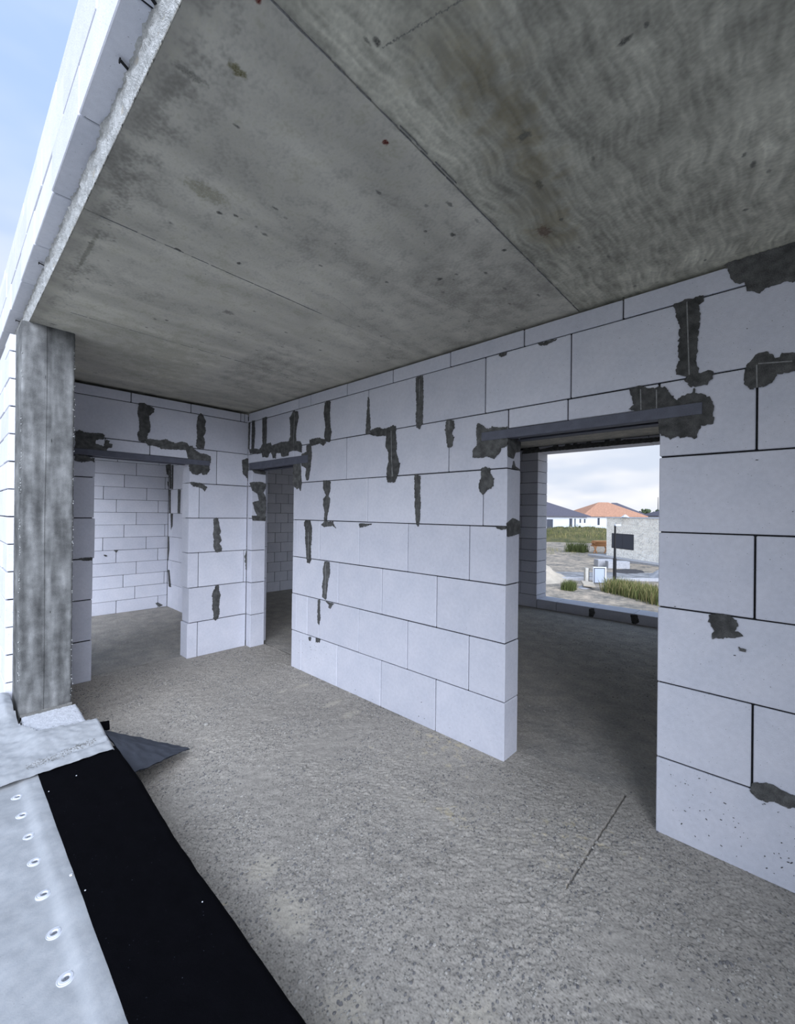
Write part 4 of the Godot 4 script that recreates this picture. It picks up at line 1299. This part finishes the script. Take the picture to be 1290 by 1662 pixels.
	for t in [[54.0, 2.6, 5.6, 191, "rounded dark tree between the grey and orange roofs"], [71.8, 3.0, 5.9, 192, "dark tree on the horizon right of the dark roof"], [75.9, 3.0, 6.2, 193, "wide dark tree in the middle of the right-hand row"], [80.8, 3.0, 6.4, 194, "dark tree nearest the right edge of the window"]]:
		tree(t[4], out(t[0], 132.0), t[1], t[2], t[3])
	var ms := tool()
	lathe(ms, [Vector2(0.16, 0), Vector2(0.06, 9.0), Vector2(0.001, 9.02)], 8)
	tag(put("mast", ms.commit(), M.frame, self, out(72.94, 120.0)), "thin mast rising over the trees at the right of the window", "mast")

# ---------------------------------------------------------------- scene
func _ready() -> void:
	rng.seed = 20240
	var cam := Camera3D.new()
	cam.name = "camera"
	cam.position = Vector3(0, 1.6793, 0)
	cam.rotation = Vector3(0.0041, -0.8172, 0.0126)
	cam.fov = 100.17
	cam.near = 0.05
	cam.far = 600.0
	add_child(cam)
	cam.current = true
	var env := Environment.new()
	var pano := PanoramaSkyMaterial.new()
	pano.panorama = ImageTexture.create_from_image(sky_image())
	var sky := Sky.new()
	sky.sky_material = pano
	env.background_mode = Environment.BG_SKY
	env.sky = sky
	env.ambient_light_source = Environment.AMBIENT_SOURCE_SKY
	env.tonemap_mode = Environment.TONE_MAPPER_LINEAR
	env.tonemap_exposure = 1.11
	env.sdfgi_enabled = true
	env.ssao_enabled = true
	env.ssil_enabled = true
	var we := WorldEnvironment.new()
	we.name = "environment"
	we.environment = env
	add_child(we)
	# the sun behind thin cloud: a broad, soft source over the terrace
	var sun := DirectionalLight3D.new()
	sun.name = "sun"
	sun.light_color = Color(0.90, 0.93, 1.0)
	sun.light_energy = 1.84
	sun.light_angular_distance = 55.0
	sun.shadow_enabled = true
	add_child(sun)
	sun.look_at_from_position(Vector3(-3.9, 3.8, 5.6), Vector3.ZERO)

	make_materials()
	build_floor()
	build_slab()
	build_wall_right()
	build_wall_back()
	build_far_rooms()
	build_wall_left()
	build_column()
	lintel("grey steel lintel over the doorway that shows the far window", Vector3(XA, 2.204, -1.655), Vector3(XA, 2.264, -0.362), true, XA + TA)
	lintel("grey steel lintel over the narrow doorway in the room corner", Vector3(XA, 2.205, -5.01), Vector3(XA, 2.287, -3.765), true, XA + TA)
	lintel("grey steel lintel over the doorway beside the concrete column", Vector3(0.86, 2.214, ZB), Vector3(2.155, 2.27, ZB), false, ZB - TB)
	build_terrace()
	build_outside()

const PATCHES := {
	"A": [[-4965,2806,-4909,2803,-4890,2665,-4915,2461,-4970,2462,-4966,2644],
		[-5050,2803,-5017,2790,-5020,2681,-5033,2465,-5050,2474],
		[-5024,2456,-4915,2461,-4779,2433,-4701,2493,-4711,2643,-4710,2808,-4624,2810,-4619,2632,-4626,2485,-4523,2489,-4508,2452,-4295,2473,-4142,2464,-4106,2515,-4109,2625,-4124,2724,-4052,2792,-3968,2769,-3955,2713,-3988,2609,-4003,2530,-3996,2455,-3914,2440,-3890,2410,-3888,2324,-3994,2353,-4066,2360,-4139,2346,-4139,2312,-4278,2309,-4292,2353,-4397,2365,-4409,2298,-4463,2310,-4506,2386,-4561,2362,-4574,2326,-4703,2344,-4719,2390,-4822,2392,-5007,2415],
		[-3887,2304,-3796,2316,-3798,2388,-3721,2393,-3707,2288,-3726,2134,-3756,2025,-3790,2020,-3807,2073,-3793,2151,-3884,2184],
		[-4038,2215,-3908,2205,-3893,2078,-3880,1998,-3901,1912,-3925,1946,-3960,1934,-4045,1977],
		[-3466,2798,-3406,2793,-3414,2671,-3401,2533,-3380,2481,-3407,2386,-3478,2400,-3490,2470,-3471,2542,-3505,2685,-3486,2782],
		[-3744,2441,-3593,2444,-3478,2412,-3468,2380,-3508,2359,-3571,2391,-3634,2378,-3731,2379],
		[-2854,2732,-2837,2707,-2838,2629,-2819,2458,-2831,2392,-2877,2403,-2870,2532,-2859,2610,-2856,2699],
		[-2823,2425,-2719,2439,-2657,2415,-2598,2418,-2535,2430,-2502,2416,-2505,2361,-2490,2248,-2496,2188,-2474,2146,-2453,2100,-2465,2026,-2485,1992,-2505,1947,-2590,1951,-2602,1992,-2595,2094,-2579,2134,-2588,2222,-2617,2250,-2612,2353,-2670,2365,-2734,2364,-2814,2390],
		[-3500,2001,-3389,1993,-3388,1916,-3416,1849,-3391,1819,-3402,1737,-3429,1666,-3447,1600,-3476,1606,-3468,1689,-3493,1761,-3495,1820,-3446,1850,-3494,1919],
		[-3803,1597,-3718,1595,-3685,1528,-3689,1392,-3701,1318,-3692,1195,-3719,1156,-3761,1158,-3775,1288,-3799,1412,-3790,1474,-3820,1561],
		[-3458,1191,-3387,1191,-3375,1092,-3409,995,-3422,875,-3440,816,-3489,836,-3480,903,-3497,937,-3473,1023,-3485,1105],
		[-3518,1557,-3476,1594,-3343,1591,-3333,1571,-3290,1528,-3342,1556,-3417,1548,-3475,1540],
		[-2950,1585,-2784,1585,-2830,1570,-2942,1551],
		[-3561,790,-3533,794,-3531,680,-3523,610,-3541,547,-3562,567,-3565,687],
		[-3430,797,-3307,793,-3335,771,-3362,738,-3390,745,-3378,770],
		[-3712,385,-3670,394,-3680,355,-3707,356],
		[-3588,399,-3518,401,-3528,369,-3592,362],
		[-2280,2788,-2211,2788,-2205,2658,-2207,2544,-2208,2411,-2236,2365,-2267,2381,-2275,2478,-2270,2574,-2279,2691],
		[-1964,2400,-1903,2387,-1899,2333,-1923,2287,-1901,2262,-1917,2192,-1955,2191,-1964,2251,-1968,2292,-1980,2325],
		[-1694,2332,-1669,2329,-1639,2300,-1600,2282,-1572,2295,-1507,2279,-1456,2280,-1455,2179,-1460,2147,-1496,2147,-1518,2104,-1555,2074,-1598,2094,-1646,2089,-1731,2094,-1726,2147,-1696,2170,-1692,2238,-1700,2282],
		[-1657,2010,-1626,2018,-1585,2005,-1582,1967,-1558,1933,-1557,1883,-1576,1867,-1604,1860,-1623,1831,-1647,1827,-1667,1862,-1673,1896,-1654,1946],
		[-2280,1996,-2255,1999,-2223,1979,-2228,1869,-2219,1726,-2226,1611,-2244,1577,-2261,1620,-2273,1726,-2281,1899],
		[-1530,1594,-1498,1602,-1455,1597,-1457,1585,-1498,1579],
		[-489,2801,-441,2805,-360,2804,-363,2780,-384,2767,-378,2714,-383,2638,-390,2562,-391,2485,-384,2432,-384,2403,-427,2408,-471,2431,-476,2445,-464,2495,-467,2556,-462,2634,-461,2673,-477,2738],
		[-438,2391,-427,2408,-384,2412,-347,2420,-316,2404,-326,2378,-341,2352,-367,2351,-410,2350],
		[-277,2929,-238,2929,-128,2929,-20,2929,9,2929,11,2758,-25,2753,-56,2768,-82,2765,-118,2763,-145,2743,-163,2758,-187,2770,-196,2815,-215,2816,-235,2826,-249,2859,-259,2888,-270,2917],
		[-189,2407,-152,2452,-111,2454,-89,2419,-67,2417,-63,2439,5,2414,5,2346,-80,2347,-101,2311,-133,2299,-174,2295,-195,2326,-198,2366],
		[-695,2393,-648,2400,-606,2380,-552,2374,-528,2369,-487,2308,-479,2290,-459,2296,-448,2308,-404,2316,-400,2341,-394,2314,-356,2298,-330,2274,-317,2246,-320,2152,-340,2145,-366,2149,-376,2121,-392,2084,-424,2101,-452,2098,-469,2106,-497,2093,-550,2129,-550,2204,-604,2246,-701,2282,-676,2298,-684,2347],
		[-323,1195,-283,1204,-245,1203,-234,1190,-218,1186,-216,1156,-228,1137,-191,1117,-239,1100,-311,1082,-314,1099,-300,1116,-311,1138,-323,1160],
		[-206,1060,-185,1051,-187,1040,-200,1044],
		[-149,433,-97,453,-46,445,-1,429,-1,396,-30,375,-76,384,-101,369,-138,369,-157,388,-155,417],
		[-1519,2783,-1469,2791,-1475,2772,-1513,2774],
		[-1243,2790,-1120,2787,-1195,2770],
		[-1523,2791,-1468,2790,-1486,2774,-1518,2777]],
	"B": [[1408,2805,1458,2815,1503,2791,1555,2776,1548,2742,1504,2685,1513,2597,1517,2520,1495,2504,1485,2446,1453,2393,1413,2412,1402,2451,1402,2499,1419,2517,1414,2629,1399,2699],
		[1464,2423,1507,2441,1612,2439,1681,2456,1690,2365,1651,2360,1538,2380,1501,2375],
		[1615,2432,1671,2463,1768,2429,1813,2449,1878,2452,1906,2437,1916,2413,1953,2426,1978,2382,2031,2353,2120,2343,2162,2322,2166,2252,1923,2238,1898,2324,1888,2371,1752,2360,1616,2353],
		[873,2428,903,2444,939,2427,1000,2428,1082,2440,1105,2428,1102,2386,1032,2369,1027,2331,1103,2310,1125,2381,1151,2377,1142,2345,1171,2345,1171,2318,1126,2297,1129,2275,1041,2219,876,2209],
		[876,2198,954,2206,997,2181,1025,2187,1026,2142,1010,2163,973,2152,924,2140,873,2150],
		[2044,2813,2074,2783,2102,2723,2090,2676,2101,2607,2077,2553,2093,2485,2079,2404,2011,2405,1996,2433,2009,2534,2002,2672,2015,2773],
		[1918,2213,2141,2229,2157,2170,2123,2117,2074,2103,2063,2132,2015,2099,1967,2105,1929,2141],
		[1931,2009,1988,2008,2065,2002,2130,1961,2101,1914,2076,1943,2027,1960,1969,1967],
		[2555,2321,2623,2349,2637,2340,2638,2210,2638,2069,2614,2122,2569,2151,2562,2236],
		[2211,1587,2235,1604,2262,1599,2272,1527,2298,1430,2280,1406,2309,1333,2282,1298,2313,1237,2308,1201,2241,1193,2214,1254,2221,1349,2205,1397,2219,1468],
		[2253,798,2283,797,2284,734,2305,684,2292,613,2287,518,2297,480,2282,411,2250,380,2228,408,2227,492,2209,518,2216,588,2207,685,2224,742],
		[2625,1190,2637,1183,2644,1081,2638,956,2624,957,2623,1033,2610,1046,2616,1083,2602,1122,2621,1146],
		[913,1209,974,1213,1023,1210,1021,1188,980,1185,946,1190]],
	"J1": [[2636,1625,2715,1658,2818,1635,2825,1554,2718,1539,2645,1536],
		[2637,2203,2771,2221,2816,2194,2808,2134,2739,2117,2715,2074,2640,2082],
		[2723,2054,2741,2018,2803,2005,2699,2002]],
	"J2": [[2600,2035,2646,2049,2762,2056,2822,2033,2811,1977,2782,1922,2819,1869,2827,1716,2811,1610,2722,1610,2674,1692,2644,1798,2730,1822,2706,1907,2636,1947],
		[2609,2216,2748,2207,2814,2185,2808,2152,2667,2163],
		[2633,1632,2824,1626,2818,1569,2647,1576]],
	"D": [[-8075,2496,-8007,2492,-7977,2072,-8044,2062],
		[-7960,2476,-7894,2471,-7897,2057,-7950,2059],
		[-8064,2050,-8010,2048,-7993,1642,-8047,1642],
		[-7652,2038,-7546,2035,-7562,1634,-7656,1645],
		[-7979,1625,-7880,1626,-7904,1411,-7949,1361],
		[-8092,1232,-8044,1222,-8022,1014,-8075,813],
		[-8068,640,-8000,647,-7922,362,-8016,362]],
	"R": [[2684,2481,2746,2499,2749,2300,2703,2321],
		[2716,2198,2746,2163,2729,2100],
		[1790,963,1829,952,1825,938,1795,940],
		[2552,81,2586,89,2665,33,2609,12],
		[1925,1032,1984,1029,1955,992]],
	"C": [[-2549,130,-2482,149,-2459,83,-2488,9,-2555,5],
		[-1921,137,-1829,152,-1802,49,-1854,5,-1906,15]],
	"CT": [[-3757,2922,-3466,2912,-3441,2874,-3211,2904,-3190,2926,-3111,2926,-3099,2892,-2989,2891,-2979,2926,-2915,2926,-2893,2904,-2850,2895,-2840,2926,-2788,2926,-2777,2909,-2622,2911,-2613,2926,-2552,2926,-2552,2907,-2336,2899,-2327,2926,-2260,2926,-2260,2906,-2185,2906,-2167,2926,-2093,2926,-2092,2890,-2038,2903,-1807,2893,-1474,2884,-1473,2825,-3464,2831,-3793,2828]]}
const SEAMS := [[-432,2796,-419,2413], [-152,2405,-150,2296], [-643,2383,-640,2268], [-566,2365,-565,2264], [-3442,1174,-3441,873], [-3741,1476,-3739,1197], [-2240,2770,-2242,2607], [-2551,2163,-2527,1999], [-1942,2388,-1945,2321], [-4023,2763,-4043,2426], [-2554,2391,-2537,1996], [-147,2409,-28,2393]]
